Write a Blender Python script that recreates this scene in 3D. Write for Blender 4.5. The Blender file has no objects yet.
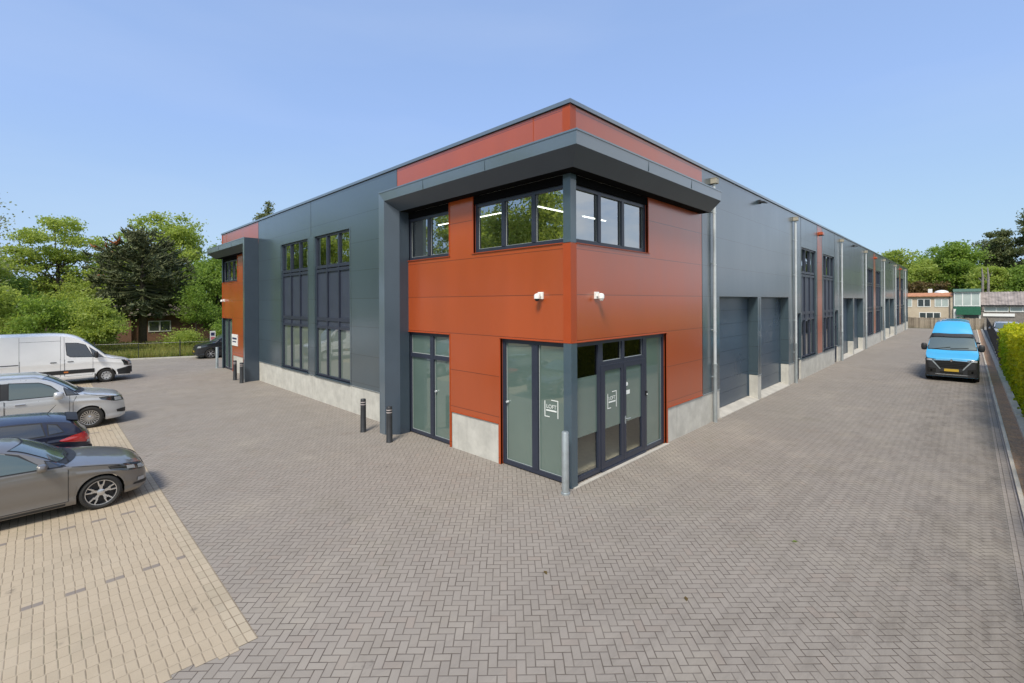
import bpy, bmesh, math, random
import numpy as np
from mathutils import Vector, Matrix
from mathutils.bvhtree import BVHTree

random.seed(7)
PI = math.pi
R = math.radians
scene = bpy.context.scene
COL = scene.collection

# ------------------------------------------------------------------ object helpers
def tag(o, label=None, cat=None, group=None, kind=None):
    if label: o['label'] = label
    if cat: o['category'] = cat
    if group: o['group'] = group
    if kind: o['kind'] = kind
    return o

def empty(name, loc=(0, 0, 0), rz=0.0, label=None, cat=None, group=None):
    o = bpy.data.objects.new(name, None)
    COL.objects.link(o)
    o.location = loc
    o.rotation_euler = (0, 0, rz)
    o.empty_display_size = 0.3
    return tag(o, label, cat, group)

class MB:
    """collects faces of one mesh"""
    def __init__(s):
        s.v = []; s.f = []; s.m = []
    def add(s, vs, fs, mi=0):
        b = len(s.v)
        s.v.extend([tuple(p) for p in vs])
        for f in fs:
            s.f.append(tuple(b + i for i in f)); s.m.append(mi)
    def quad(s, a, b, c, d, mi=0):
        s.add([a, b, c, d], [(0, 1, 2, 3)], mi)
    def box(s, x0, x1, y0, y1, z0, z1, mi=0):
        vs = [(x, y, z) for x in (x0, x1) for y in (y0, y1) for z in (z0, z1)]
        s.add(vs, [(0, 1, 3, 2), (4, 6, 7, 5), (0, 4, 5, 1), (2, 3, 7, 6), (0, 2, 6, 4), (1, 5, 7, 3)], mi)
    def tube(s, pts, rad, n=8, mi=0, cap=True):
        pts = [Vector(p) for p in pts]
        if not hasattr(rad, '__len__'): rad = [rad] * len(pts)
        vs = []
        prev = None
        for i, p in enumerate(pts):
            d = (pts[min(i + 1, len(pts) - 1)] - pts[max(i - 1, 0)])
            if d.length < 1e-9: d = Vector((0, 0, 1))
            d.normalize()
            ref = Vector((0, 0, 1)) if abs(d.z) < 0.9 else Vector((1, 0, 0))
            if prev is None:
                a = d.cross(ref).normalized()
            else:
                a = (prev - d * prev.dot(d))
                a = a.normalized() if a.length > 1e-6 else d.cross(ref).normalized()
            prev = a
            b = d.cross(a)
            for k in range(n):
                t = 2 * PI * k / n
                vs.append(p + (a * math.cos(t) + b * math.sin(t)) * rad[i])
        fs = []
        for i in range(len(pts) - 1):
            for k in range(n):
                k2 = (k + 1) % n
                fs.append((i * n + k, i * n + k2, (i + 1) * n + k2, (i + 1) * n + k))
        if cap:
            fs.append(tuple(range(n - 1, -1, -1)))
            fs.append(tuple((len(pts) - 1) * n + k for k in range(n)))
        s.add(vs, fs, mi)
    def lathe(s, prof, c=(0, 0, 0), axis='z', n=24, mi=0):
        """prof: (radius, height) pairs"""
        vs = []
        for r, h in prof:
            for k in range(n):
                t = 2 * PI * k / n
                a, b = r * math.cos(t), r * math.sin(t)
                p = (a, b, h) if axis == 'z' else ((a, h, b) if axis == 'y' else (h, a, b))
                vs.append((c[0] + p[0], c[1] + p[1], c[2] + p[2]))
        fs = []
        for i in range(len(prof) - 1):
            for k in range(n):
                k2 = (k + 1) % n
                fs.append((i * n + k, i * n + k2, (i + 1) * n + k2, (i + 1) * n + k))
        s.add(vs, fs, mi)
    def grid(s, pts, mi=0):
        n = len(pts); m = len(pts[0])
        vs = [p for row in pts for p in row]
        fs = [(i * m + j, i * m + j + 1, (i + 1) * m + j + 1, (i + 1) * m + j) for i in range(n - 1) for j in range(m - 1)]
        s.add(vs, fs, mi)
    def build(s, name, mats, parent=None, smooth=False, fix=True, bevel=0, loc=None):
        me = bpy.data.meshes.new(name)
        me.from_pydata(s.v, [], s.f)
        if not isinstance(mats, (list, tuple)): mats = [mats]
        for m in mats: me.materials.append(m)
        me.polygons.foreach_set('material_index', s.m)
        if fix and len(s.f) < 60000:
            bm = bmesh.new(); bm.from_mesh(me)
            bmesh.ops.recalc_face_normals(bm, faces=bm.faces)
            bm.to_mesh(me); bm.free()
        if smooth:
            me.polygons.foreach_set('use_smooth', [True] * len(me.polygons))
            if smooth != 'all':
                try: me.set_sharp_from_angle(angle=R(38))
                except Exception: pass
        me.update()
        o = bpy.data.objects.new(name, me)
        COL.objects.link(o)
        if parent: o.parent = parent
        if loc: o.location = loc
        if bevel:
            b = o.modifiers.new('bevel', 'BEVEL'); b.width = bevel; b.segments = 2; b.limit_method = 'ANGLE'
        return o

def split_build(b, name, mat, parent):
    """one object for every separate piece collected in b"""
    par = list(range(len(b.v)))
    def find(i):
        while par[i] != i: par[i] = par[par[i]]; i = par[i]
        return i
    for f in b.f:
        for i in f[1:]: par[find(i)] = find(f[0])
    groups = {}
    for f, m in zip(b.f, b.m): groups.setdefault(find(f[0]), []).append((f, m))
    out = []
    for fs in groups.values():
        q = MB(); idx = {}
        for f, m in fs:
            for i in f:
                if i not in idx: idx[i] = len(q.v); q.v.append(b.v[i])
            q.f.append(tuple(idx[i] for i in f)); q.m.append(m)
        out.append(q.build(name, mat, parent))
    return out

def copy_tree(o, parent=None):
    c = o.copy(); COL.objects.link(c)
    if parent: c.parent = parent
    for ch in list(o.children): copy_tree(ch, c)
    return c

# ------------------------------------------------------------------ materials
def srgb(r, g, b):
    f = lambda c: (c / 255 / 12.92) if c / 255 <= 0.04045 else ((c / 255 + 0.055) / 1.055) ** 2.4
    return (f(r), f(g), f(b))

class NT:
    def __init__(s, name):
        s.mat = bpy.data.materials.new(name); s.mat.use_nodes = True
        s.t = s.mat.node_tree; s.t.nodes.clear()
        s.out = s.t.nodes.new('ShaderNodeOutputMaterial')
    def n(s, typ, **kw):
        nd = s.t.nodes.new(typ)
        for k, v in kw.items():
            if k.startswith('i_'):
                key = k[2:].replace('_', ' ')
                nd.inputs[key].default_value = v
            else: setattr(nd, k, v)
        return nd
    def l(s, a, b): s.t.links.new(a, b)
    def val(s, sock, x):
        if hasattr(x, 'is_output'): s.l(x, sock)
        else: sock.default_value = x
    def math(s, op, a, b=None, c=None):
        nd = s.n('ShaderNodeMath', operation=op)
        s.val(nd.inputs[0], a)
        if b is not None: s.val(nd.inputs[1], b)
        if c is not None: s.val(nd.inputs[2], c)
        return nd.outputs[0]
    def mix(s, fac, a, b, blend='MIX'):
        nd = s.n('ShaderNodeMix', data_type='RGBA', blend_type=blend)
        s.val(nd.inputs['Factor'], fac)
        for sk, x in ((nd.inputs[6], a), (nd.inputs[7], b)):
            if hasattr(x, 'is_output'): s.l(x, sk)
            else: sk.default_value = (*x, 1)
        return nd.outputs[2]
    def noise(s, vec, scale, detail=3, rough=0.55):
        nd = s.n('ShaderNodeTexNoise'); nd.inputs['Scale'].default_value = scale
        nd.inputs['Detail'].default_value = detail; nd.inputs['Roughness'].default_value = rough
        if vec is not None: s.l(vec, nd.inputs['Vector'])
        return nd.outputs['Fac']
    def ramp(s, fac, p0, p1, c0=0.0, c1=1.0):
        nd = s.n('ShaderNodeMapRange'); s.l(fac, nd.inputs[0])
        nd.inputs[1].default_value = p0; nd.inputs[2].default_value = p1
        nd.inputs[3].default_value = c0; nd.inputs[4].default_value = c1
        return nd.outputs[0]
    def pos(s): return s.n('ShaderNodeNewGeometry').outputs['Position']
    def obj(s): return s.n('ShaderNodeTexCoord').outputs['Object']
    def bump(s, h, strength=0.3, dist=0.01):
        nd = s.n('ShaderNodeBump'); nd.inputs['Strength'].default_value = strength
        nd.inputs['Distance'].default_value = dist; s.l(h, nd.inputs['Height'])
        return nd.outputs[0]
    def principled(s, color, rough=0.5, metallic=0.0, normal=None, coat=0.0, spec=0.5, coat_rough=0.03):
        p = s.n('ShaderNodeBsdfPrincipled')
        if hasattr(color, 'is_output'): s.l(color, p.inputs['Base Color'])
        else: p.inputs['Base Color'].default_value = (*color, 1)
        s.val(p.inputs['Roughness'], rough); p.inputs['Metallic'].default_value = metallic
        p.inputs['Coat Weight'].default_value = coat; p.inputs['Coat Roughness'].default_value = coat_rough
        p.inputs['Specular IOR Level'].default_value = spec
        if normal: s.l(normal, p.inputs['Normal'])
        s.l(p.outputs[0], s.out.inputs[0])
        return p

def simple(name, color, rough=0.5, metallic=0.0, coat=0.0, var=0.12, scale=6.0, bump=0.0, spec=0.5):
    t = NT(name); v = t.obj()
    n = t.noise(v, scale, 5)
    c = t.mix(t.ramp(n, 0.3, 0.7), tuple(x * (1 - var) for x in color), tuple(min(1, x * (1 + var)) for x in color))
    nb = t.bump(t.noise(v, scale * 12, 3), bump, 0.01) if bump else None
    t.principled(c, t.ramp(n, 0.3, 0.7, max(0, rough - 0.05), rough + 0.05), metallic, nb, coat, spec)
    return t.mat

def cladding(name, color, rough=0.4, spec=0.5, pitch=1.0, off=0.15, cior=1.9):
    """steel sandwich panel: seams every metre up the wall, faint micro ribs"""
    t = NT(name); p = t.pos()
    sx = t.n('ShaderNodeSeparateXYZ'); t.l(p, sx.inputs[0])
    z = t.math('SUBTRACT', sx.outputs[2], off)
    fr = t.math('ABSOLUTE', t.math('SUBTRACT', t.math('FRACT', t.math('DIVIDE', z, pitch)), 0.5))
    seam = t.ramp(fr, 0.488, 0.4935)
    pid = t.math('FLOOR', t.math('ADD', t.math('DIVIDE', z, pitch), 0.0))
    wn = t.n('ShaderNodeTexWhiteNoise', noise_dimensions='1D'); t.l(pid, wn.inputs['W'])
    mp = t.n('ShaderNodeMapping'); t.l(p, mp.inputs[0]); mp.inputs['Scale'].default_value = (1, 1, 0.25)
    stain = t.noise(mp.outputs[0], 0.9, 6)
    k = t.math('ADD', t.ramp(wn.outputs[0], 0, 1, 0.965, 1.03), t.ramp(stain, 0.3, 0.7, -0.085, 0.07))
    c = t.mix(1.0, color, k, 'MULTIPLY')
    c = t.mix(seam, c, tuple(x * 0.42 for x in color))
    rib = t.math('ABSOLUTE', t.math('SUBTRACT', t.math('FRACT', t.math('MULTIPLY', sx.outputs[2], 20.0)), 0.5))
    h = t.math('SUBTRACT', t.math('MULTIPLY', rib, 0.05), seam)
    h = t.math('ADD', h, t.math('MULTIPLY', t.noise(p, 0.9, 2), 2.6))
    pr = t.principled(c, t.ramp(stain, 0.3, 0.7, rough + 0.15, rough + 0.25), 0, t.bump(h, 0.22, 0.006), spec=spec, coat=0.9, coat_rough=rough)
    pr.inputs['Coat IOR'].default_value = cior
    return t.mat

def concrete(name, color, scale=2.0):
    t = NT(name); p = t.pos()
    n1 = t.noise(p, scale, 8, 0.65); n2 = t.noise(p, 40, 4)
    c = t.mix(t.ramp(n1, 0.35, 0.7), tuple(x * 0.78 for x in color), tuple(x * 1.08 for x in color))
    mp = t.n('ShaderNodeMapping'); t.l(p, mp.inputs[0]); mp.inputs['Scale'].default_value = (3, 3, 0.3)
    streak = t.ramp(t.noise(mp.outputs[0], 1.5, 5), 0.55, 0.8)
    c = t.mix(t.math('MULTIPLY', streak, 0.30), c, (0.22, 0.21, 0.19))
    c = t.mix(t.math('MULTIPLY', n2, 0.25), c, tuple(x * 0.7 for x in color))
    t.principled(c, 0.85, 0, t.bump(t.noise(p, 60, 5), 0.25, 0.01), spec=0.3)
    return t.mat

def glass(name, tint=(0.75, 0.82, 0.80), ior=1.9, rough=0.0, base=0.0):
    t = NT(name)
    tr = t.n('ShaderNodeBsdfTransparent'); tr.inputs[0].default_value = (*tint, 1)
    gl = t.n('ShaderNodeBsdfGlossy'); gl.inputs['Roughness'].default_value = rough
    gl.inputs['Color'].default_value = (0.92, 0.96, 0.98, 1)
    b = t.bump(t.noise(t.pos(), 0.8, 1), 0.08, 0.01); t.l(b, gl.inputs['Normal'])
    fr = t.n('ShaderNodeFresnel')
    gb = t.n('ShaderNodeNewGeometry').outputs['Backfacing']
    t.l(t.math('MULTIPLY_ADD', gb, 1 / ior - ior, ior), fr.inputs[0])      # same strength seen from either side of the pane
    mx = t.n('ShaderNodeMixShader'); t.l(t.math('ADD', t.math('MULTIPLY', fr.outputs[0], 1 - base), base), mx.inputs[0]); t.l(tr.outputs[0], mx.inputs[1]); t.l(gl.outputs[0], mx.inputs[2])
    t.l(mx.outputs[0], t.out.inputs[0])
    return t.mat

def car_glass(name, color):
    t = NT(name)
    p = t.principled(color, 0.25, 0, None, coat=1.0, spec=0.5, coat_rough=0.01)
    p.inputs['Coat IOR'].default_value = 1.8
    return t.mat

def leafmat(name, c0, c1, trans=0.35):
    t = NT(name)
    g = t.n('ShaderNodeNewGeometry')
    r = g.outputs['Random Per Island']
    n = t.noise(t.obj(), 0.55, 3)
    f = t.math('ADD', t.math('MULTIPLY', r, 0.6), t.ramp(n, 0.35, 0.65, 0.0, 0.4))
    c = t.mix(f, c0, c1)
    d = t.n('ShaderNodeBsdfPrincipled'); t.l(c, d.inputs['Base Color']); d.inputs['Roughness'].default_value = 0.55
    d.inputs['Specular IOR Level'].default_value = 0.3
    tl = t.n('ShaderNodeBsdfTranslucent')
    t.l(t.mix(0.5, c, (c1[0] * 1.3, c1[1] * 1.3, c1[2] * 0.6)), tl.inputs[0])
    mx = t.n('ShaderNodeMixShader'); mx.inputs[0].default_value = trans
    t.l(d.outputs[0], mx.inputs[1]); t.l(tl.outputs[0], mx.inputs[2]); t.l(mx.outputs[0], t.out.inputs[0])
    return t.mat

def herringbone(name, w, ang, cols, joint):
    """2:1 block paving laid in herringbone"""
    t = NT(name); p = t.pos()
    mp = t.n('ShaderNodeMapping'); t.l(p, mp.inputs[0])
    mp.inputs['Rotation'].default_value = (0, 0, ang); mp.inputs['Scale'].default_value = (1 / w, 1 / w, 1)
    wob = t.n('ShaderNodeTexNoise'); wob.inputs['Scale'].default_value = 1.2; t.l(p, wob.inputs['Vector'])
    va = t.n('ShaderNodeVectorMath', operation='MULTIPLY_ADD'); t.l(wob.outputs['Color'], va.inputs[0])
    va.inputs[1].default_value = (0.16, 0.16, 0); t.l(mp.outputs[0], va.inputs[2])
    sx = t.n('ShaderNodeSeparateXYZ'); t.l(va.outputs[0], sx.inputs[0])
    x, y = sx.outputs[0], sx.outputs[1]
    i, j = t.math('FLOOR', x), t.math('FLOOR', y)
    fx, fy = t.math('SUBTRACT', x, i), t.math('SUBTRACT', y, j)
    m = t.math('FLOORED_MODULO', t.math('SUBTRACT', i, j), 4.0)
    eq = lambda k: t.math('COMPARE', m, float(k), 0.2)
    e0, e1, e2, e3 = eq(0), eq(1), eq(2), eq(3)
    dl = t.math('MULTIPLY_ADD', e1, 10.0, fx)
    dr = t.math('MULTIPLY_ADD', e0, 10.0, t.math('SUBTRACT', 1.0, fx))
    db = t.math('MULTIPLY_ADD', e2, 10.0, fy)
    dt = t.math('MULTIPLY_ADD', e3, 10.0, t.math('SUBTRACT', 1.0, fy))
    d = t.math('MINIMUM', t.math('MINIMUM', dl, dr), t.math('MINIMUM', db, dt))
    bi = t.math('SUBTRACT', i, e1); bj = t.math('ADD', j, e3)
    cb = t.n('ShaderNodeCombineXYZ'); t.l(bi, cb.inputs[0]); t.l(bj, cb.inputs[1])
    wn = t.n('ShaderNodeTexWhiteNoise', noise_dimensions='2D'); t.l(cb.outputs[0], wn.inputs['Vector'])
    return paving_finish(t, p, d, wn, cols, joint)

def paving_finish(t, p, d, wn, cols, joint, stain=True, mark=None, jw=0.055):
    jm = t.ramp(d, jw * 0.55, jw * 1.5, 1.0, 0.0)
    c = t.mix(wn.outputs['Value'], cols[0], cols[1])
    sepc = t.n('ShaderNodeSeparateXYZ'); t.l(wn.outputs['Color'], sepc.inputs[0])
    c = t.mix(t.ramp(sepc.outputs[1], 0.9, 1.0, 0, 0.55), c, cols[2])
    if mark is not None: c = t.mix(mark, c, (0.20, 0.175, 0.165))
    big = t.noise(p, 0.16, 5, 0.6); mid = t.noise(p, 1.1, 6, 0.65); fine = t.noise(p, 110, 3)
    c = t.mix(t.ramp(big, 0.35, 0.65, 0.0, 0.22), c, tuple(x * 0.68 for x in cols[0]))
    c = t.mix(t.ramp(mid, 0.5, 0.75, 0.0, 0.28), c, (0.20, 0.17, 0.13))
    c = t.mix(t.ramp(fine, 0.35, 0.7, 0.0, 0.25), c, tuple(x * 0.6 for x in cols[0]))
    if stain:
        # damp, mossy band along the kerb of the access lane
        sx = t.n('ShaderNodeSeparateXYZ'); t.l(p, sx.inputs[0])
        mp = t.n('ShaderNodeMapping'); t.l(p, mp.inputs[0]); mp.inputs['Scale'].default_value = (0.22, 1.0, 1)
        n3 = t.noise(mp.outputs[0], 0.9, 6, 0.6)
        yy = t.math('ADD', sx.outputs[1], t.math('MULTIPLY', t.math('SUBTRACT', n3, 0.5), 9.0))
        band = t.ramp(yy, -6.2, -4.2, 1.0, 0.0)
        band = t.math('MULTIPLY', band, t.ramp(sx.outputs[0], -9.0, 0.0, 0.0, 1.0))
        mq = t.n('ShaderNodeMapping'); t.l(p, mq.inputs[0]); mq.inputs['Scale'].default_value = (0.55, 1.8, 1); mq.inputs['Rotation'].default_value = (0, 0, R(25))
        patch = t.ramp(t.noise(mq.outputs[0], 2.4, 9, 0.75), 0.46, 0.60)
        band = t.math('ADD', t.math('MULTIPLY', band, 0.35), t.math('MULTIPLY', t.math('MULTIPLY', t.ramp(yy, -6.0, -1.5, 1.0, 0.0), patch), 0.75))
        band = t.math('MULTIPLY', band, t.ramp(sepc.outputs[2], 0, 1, .75, 1.1))
        # faint wheel tracks along the lane
        trk = t.math('MULTIPLY', t.math('ADD', t.math('COMPARE', yy, -2.2, 0.35), t.math('COMPARE', yy, -3.9, 0.35)), 0.10)
        c = t.mix(trk, c, (0.16, 0.14, 0.125))
        c = t.mix(t.math('MULTIPLY', band, 0.60), c, (0.135, 0.118, 0.102))
    # oil drips, sand and moss in patches of the joints
    oil = t.math('MULTIPLY', t.ramp(t.noise(p, 2.1, 3, 0.5), 0.70, 0.76), t.ramp(t.noise(p, 14, 2), 0.4, 0.6, 0.3, 1.0))
    c = t.mix(t.math('MULTIPLY', oil, 0.55), c, (0.075, 0.068, 0.06))
    sand = t.ramp(t.noise(p, 0.42, 6, 0.7), 0.52, 0.68)
    c = t.mix(t.math('MULTIPLY', sand, t.math('MULTIPLY', fine, 0.42)), c, (0.44, 0.39, 0.31))
    moss = t.ramp(t.noise(p, 0.27, 5, 0.7), 0.56, 0.66)
    joint = t.mix(t.math('MULTIPLY', moss, 0.6), joint, (0.085, 0.10, 0.05))
    dirt = t.ramp(t.noise(p, 3.0, 4), 0.35, 0.65, 0.55, 1.0)
    c = t.mix(t.math('MULTIPLY', jm, dirt), c, joint)
    h = t.math('ADD', t.ramp(d, 0.0, jw * 1.9), t.math('MULTIPLY', fine, 0.12))
    h = t.math('ADD', h, t.math('MULTIPLY', sepc.outputs[2], 0.25))
    t.principled(c, t.ramp(mid, 0.3, 0.7, 0.72, 0.88), 0, t.bump(h, 0.45, 0.008), spec=0.3)
    return t.mat

def running_bond(name, L, W, cols, joint, marks=False, bond=0.5, ylight=0.0):
    t = NT(name); p = t.pos()
    sx = t.n('ShaderNodeSeparateXYZ'); t.l(p, sx.inputs[0])
    y = t.math('DIVIDE', sx.outputs[1], W); j = t.math('FLOOR', y); fy = t.math('SUBTRACT', y, j)
    par = t.math('MULTIPLY', t.math('FLOORED_MODULO', j, 2.0), bond)
    if marks:
        wj = t.n('ShaderNodeTexWhiteNoise', noise_dimensions='1D'); t.l(j, wj.inputs['W'])
        par = t.ramp(wj.outputs['Value'], 0, 1, -0.08, 0.08)
    x = t.math('ADD', t.math('DIVIDE', t.math('ADD', sx.outputs[0], 6.26), L), par)
    i = t.math('FLOOR', x); fx = t.math('SUBTRACT', x, i)
    k = L / min(L, W); k2 = W / min(L, W)
    dx = t.math('MULTIPLY', t.math('MINIMUM', fx, t.math('SUBTRACT', 1.0, fx)), k)
    dy = t.math('ADD', t.math('MULTIPLY', t.math('MINIMUM', fy, t.math('SUBTRACT', 1.0, fy)), k2), ylight)
    d = t.math('MINIMUM', t.math('ADD', dx, t.ramp(t.math('ABSOLUTE', t.math('SUBTRACT', fy, 0.5)), 0.36, 0.47, 0.0, 0.05)) if marks else dx, dy)
    cb = t.n('ShaderNodeCombineXYZ'); t.l(i, cb.inputs[0]); t.l(j, cb.inputs[1])
    wn = t.n('ShaderNodeTexWhiteNoise', noise_dimensions='2D'); t.l(cb.outputs[0], wn.inputs['Vector'])
    mk = None
    if marks:
        # bay dashes: slim grey blocks, two modules long, every bay width
        yy = t.math('FRACT', t.math('ADD', t.math('DIVIDE', t.math('SUBTRACT', sx.outputs[1], 2.79), 2.62), 0.5))
        my = t.math('COMPARE', yy, 0.5, 0.05 / 2.62)
        my = t.math('MULTIPLY', my, t.math('GREATER_THAN', sx.outputs[1], 1.0))
        mk = t.math('MULTIPLY', my, t.math('GREATER_THAN', t.math('FLOORED_MODULO', i, 4.0), 1.5))
    return paving_finish(t, p, d, wn, cols, joint, stain=False, mark=mk)

M = {}
M['blue_clad'] = cladding('slate blue cladding', (0.046, 0.073, 0.092), 0.20, 0.5)
M['red_clad'] = cladding('brick red cladding', (0.385, 0.066, 0.010), 0.22, 0.4, cior=1.72)
M['blue_trim'] = simple('slate blue trim', (0.042, 0.068, 0.092), 0.36, var=0.06, scale=2)
M['post'] = simple('corner post sheet', (0.060, 0.094, 0.120), 0.34, var=0.05, scale=2, coat=.6)
M['red_trim'] = simple('red trim', (0.37, 0.060, 0.012), 0.42, var=0.05, scale=2)
t = NT('canopy steel'); nz = t.noise(t.pos(), 1.5, 4)
pp = t.principled(t.mix(t.ramp(nz, .3, .7), (0.040, 0.058, 0.082), (0.046, 0.066, 0.092)), 0.5, 0, None, coat=0.5, coat_rough=0.2, spec=0.3)
pp.inputs['Coat IOR'].default_value = 1.6
M['canopy'] = t.mat
t = NT('fascia with painted sheen'); nz = t.noise(t.pos(), 1.5, 4)
pp = t.principled(t.mix(t.ramp(nz, .3, .7), (0.084, 0.116, 0.145), (0.094, 0.128, 0.158)), 0.4, 0, None, coat=1.0, coat_rough=0.16, spec=0.5)
pp.inputs['Coat IOR'].default_value = 1.9
M['fascia'] = t.mat  # paler copy of the canopy steel, sky sheen put into its colour
M['frame'] = simple('window frame', (0.028, 0.034, 0.055), 0.35, var=0.06, scale=4)
M['spacer'] = simple('edge spacer', (0.42, 0.46, 0.45), 0.5, var=.05)
M['shade_black'] = simple('recess shade black', (0.003, 0.003, 0.004), 0.9, spec=.1)  # near-zero colour paints in the shade of the recess under the canopies
M['dark'] = simple('black rubber', (0.012, 0.012, 0.014), 0.6)
M['spandrel'] = simple('spandrel board', (0.040, 0.050, 0.075), 0.42, var=0.06, scale=2)
M['door'] = simple('sectional door', (0.052, 0.078, 0.112), 0.30, var=0.03, scale=0.35)
M['plinth'] = concrete('plinth concrete', (0.57, 0.555, 0.51))
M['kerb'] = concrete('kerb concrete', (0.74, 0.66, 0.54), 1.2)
M['sill'] = concrete('sill concrete', (0.50, 0.475, 0.43))
M['galv'] = simple('galvanised steel', (0.42, 0.46, 0.48), 0.42, 0.6, var=0.12, scale=5)
M['zinc'] = simple('pale zinc pipe', (0.55, 0.58, 0.60), 0.45, 0.3, var=0.1, scale=3)
M['hopper'] = simple('beige plastic', (0.36, 0.33, 0.27), 0.6)
M['white'] = simple('white paint', (0.78, 0.78, 0.76), 0.45, var=0.05)
M['glass'] = glass('clear reflective glass', (0.60, 0.68, 0.66), 2.0, base=0.38)
M['darkglass'] = glass('dark glass', (0.16, 0.19, 0.18), 1.7)
M['lowglass'] = glass('clear lower glass', (0.86, 0.90, 0.87), 1.6, base=0.06)
t = NT('frosted film glass')
nz = t.noise(t.pos(), 1.0, 2)
pp = t.principled(t.mix(t.ramp(nz, 0.3, 0.7), (0.098, 0.150, 0.132), (0.116, 0.172, 0.150)), 0.5, 0, None, coat=1.0, coat_rough=0.0, spec=0.2)
pp.inputs['Coat IOR'].default_value = 2.3
M['frost'] = t.mat
t = NT('blind behind glass')
pp = t.principled((0.14, 0.172, 0.152), 0.6, 0, None, coat=1.0, coat_rough=0.0, spec=0.2)
pp.inputs['Coat IOR'].default_value = 2.3
M['blind'] = t.mat
M['decal'] = simple('white film', (0.75, 0.78, 0.76), 0.5, var=0.03)
M['interior'] = simple('interior plaster', (0.5, 0.5, 0.48), 0.8, var=0.05)
M['ifloor'] = simple('interior floor', (0.68, 0.60, 0.47), 0.5, var=0.08)
M['black_post'] = simple('black coated steel', (0.028, 0.030, 0.034), 0.4, var=0.15)
M['band'] = simple('reflective band', (0.45, 0.40, 0.40), 0.3, var=0.1)
M['roof'] = simple('roof felt', (0.10, 0.10, 0.11), 0.85, var=0.2)
t = NT('lamp tube'); e = t.n('ShaderNodeEmission'); e.inputs[0].default_value = (1, 0.94, 0.84, 1); e.inputs[1].default_value = 3.2
t.l(e.outputs[0], t.out.inputs[0]); M['tube'] = t.mat
t = NT('soil')

# ------------------------------------------------------------------ ground
gt = NT('rough grass'); gp = gt.pos()
gn = gt.noise(gp, 0.35, 6, 0.65); gm = gt.noise(gp, 6, 4)
gc = gt.mix(gt.ramp(gn, 0.35, 0.65), (0.075, 0.105, 0.028), (0.16, 0.15, 0.06))
gc = gt.mix(gt.ramp(gm, 0.4, 0.7, 0, 0.5), gc, (0.045, 0.06, 0.018))
gt.principled(gc, 0.9, 0, gt.bump(gm, 0.6, 0.05), spec=0.2)
M['grass'] = gt.mat
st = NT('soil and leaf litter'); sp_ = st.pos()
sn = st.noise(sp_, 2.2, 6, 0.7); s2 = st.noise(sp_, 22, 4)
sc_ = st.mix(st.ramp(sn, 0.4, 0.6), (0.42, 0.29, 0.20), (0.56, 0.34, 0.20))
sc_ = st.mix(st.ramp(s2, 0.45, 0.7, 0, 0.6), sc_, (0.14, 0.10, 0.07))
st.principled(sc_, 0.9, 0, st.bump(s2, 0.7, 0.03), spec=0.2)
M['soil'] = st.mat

M['paving'] = herringbone('grey herringbone paving', 0.105, R(45), [(0.276, 0.246, 0.216), (0.308, 0.275, 0.242), (0.306, 0.252, 0.214)], (0.090, 0.073, 0.060))
M['beige'] = running_bond('beige bay paving', 0.105, 0.21, [(0.425, 0.350, 0.255), (0.460, 0.380, 0.280), (0.40, 0.335, 0.25)], (0.20, 0.16, 0.115), marks=True, bond=0.0, ylight=0.03)
M['gutter'] = running_bond('gutter blocks', 0.21, 0.105, [(0.32, 0.28, 0.245), (0.36, 0.315, 0.28), (0.33, 0.29, 0.25)], (0.11, 0.09, 0.075))
M['edging'] = running_bond('beige edging blocks', 0.105, 0.21, [(0.42, 0.355, 0.262), (0.47, 0.395, 0.295), (0.37, 0.32, 0.25)], (0.185, 0.145, 0.10), bond=0.0)

def sheet(name, x0, x1, y0, y1, z, mat):
    b = MB(); b.quad((x0, y0, z), (x1, y0, z), (x1, y1, z), (x0, y1, z))
    return tag(b.build(name, mat, fix=False), kind='structure')
sheet('ground', -700, 900, -700, 900, -0.03, M['grass'])
b = MB()
b.add([(-45, -6.55, 0), (79.3, -6.55, 0), (79.3, 31, 0), (9.0, 31.4, 0), (-14, 40.95, 0), (-45, 53.8, 0)], [(0, 1, 2, 3, 4, 5)])
tag(b.build('paving', M['paving'], fix=False), kind='structure')
b = MB()
b.quad((-24, 0.21, .004), (-6.36, 0.21, .004), (-6.36, 31.0, .004), (-24, 31.0, .004))
for i in range(84):
    x1 = -6.36 - .21 * i; y0 = random.choice((.0, .0, -.06, .07, .105))
    b.quad((x1 - .21, y0, .004), (x1, y0, .004), (x1, .21, .004), (x1 - .21, .21, .004))
tag(b.build('parking_bays', M['beige'], fix=False), kind='structure')
b = MB()
b.quad((-6.357, 0.0, .005), (-6.15, 0.0, .005), (-6.15, 31.0, .005), (-6.357, 31.0, .005))
tag(b.build('parking_edge', M['edging'], fix=False), kind='structure')
sheet('gutter', -45, 79.0, -6.76, -6.553, 0.002, M['gutter'])
b = MB()
for i in range(124):                                    # kerb stones one metre long
    x = -45 + i; dz = random.uniform(-.006, .006)
    b.box(x + .004, x + .996, -6.84 + random.uniform(-.004, .004), -6.765, -0.1, 0.055 + dz)
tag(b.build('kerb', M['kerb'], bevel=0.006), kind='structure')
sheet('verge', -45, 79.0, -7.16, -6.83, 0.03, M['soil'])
b = MB()
for i in range(62):
    x = -45 + 2 * i
    b.box(x + .006, x + 1.994, -7.36, -7.16, -0.1, 0.14 + random.uniform(-.01, .01))
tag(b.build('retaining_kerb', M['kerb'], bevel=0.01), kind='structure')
sheet('yard', 20.0, 90, -30, -7.37, 0.0, concrete('yard concrete', (0.25, 0.24, 0.22), 0.6))
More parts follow.
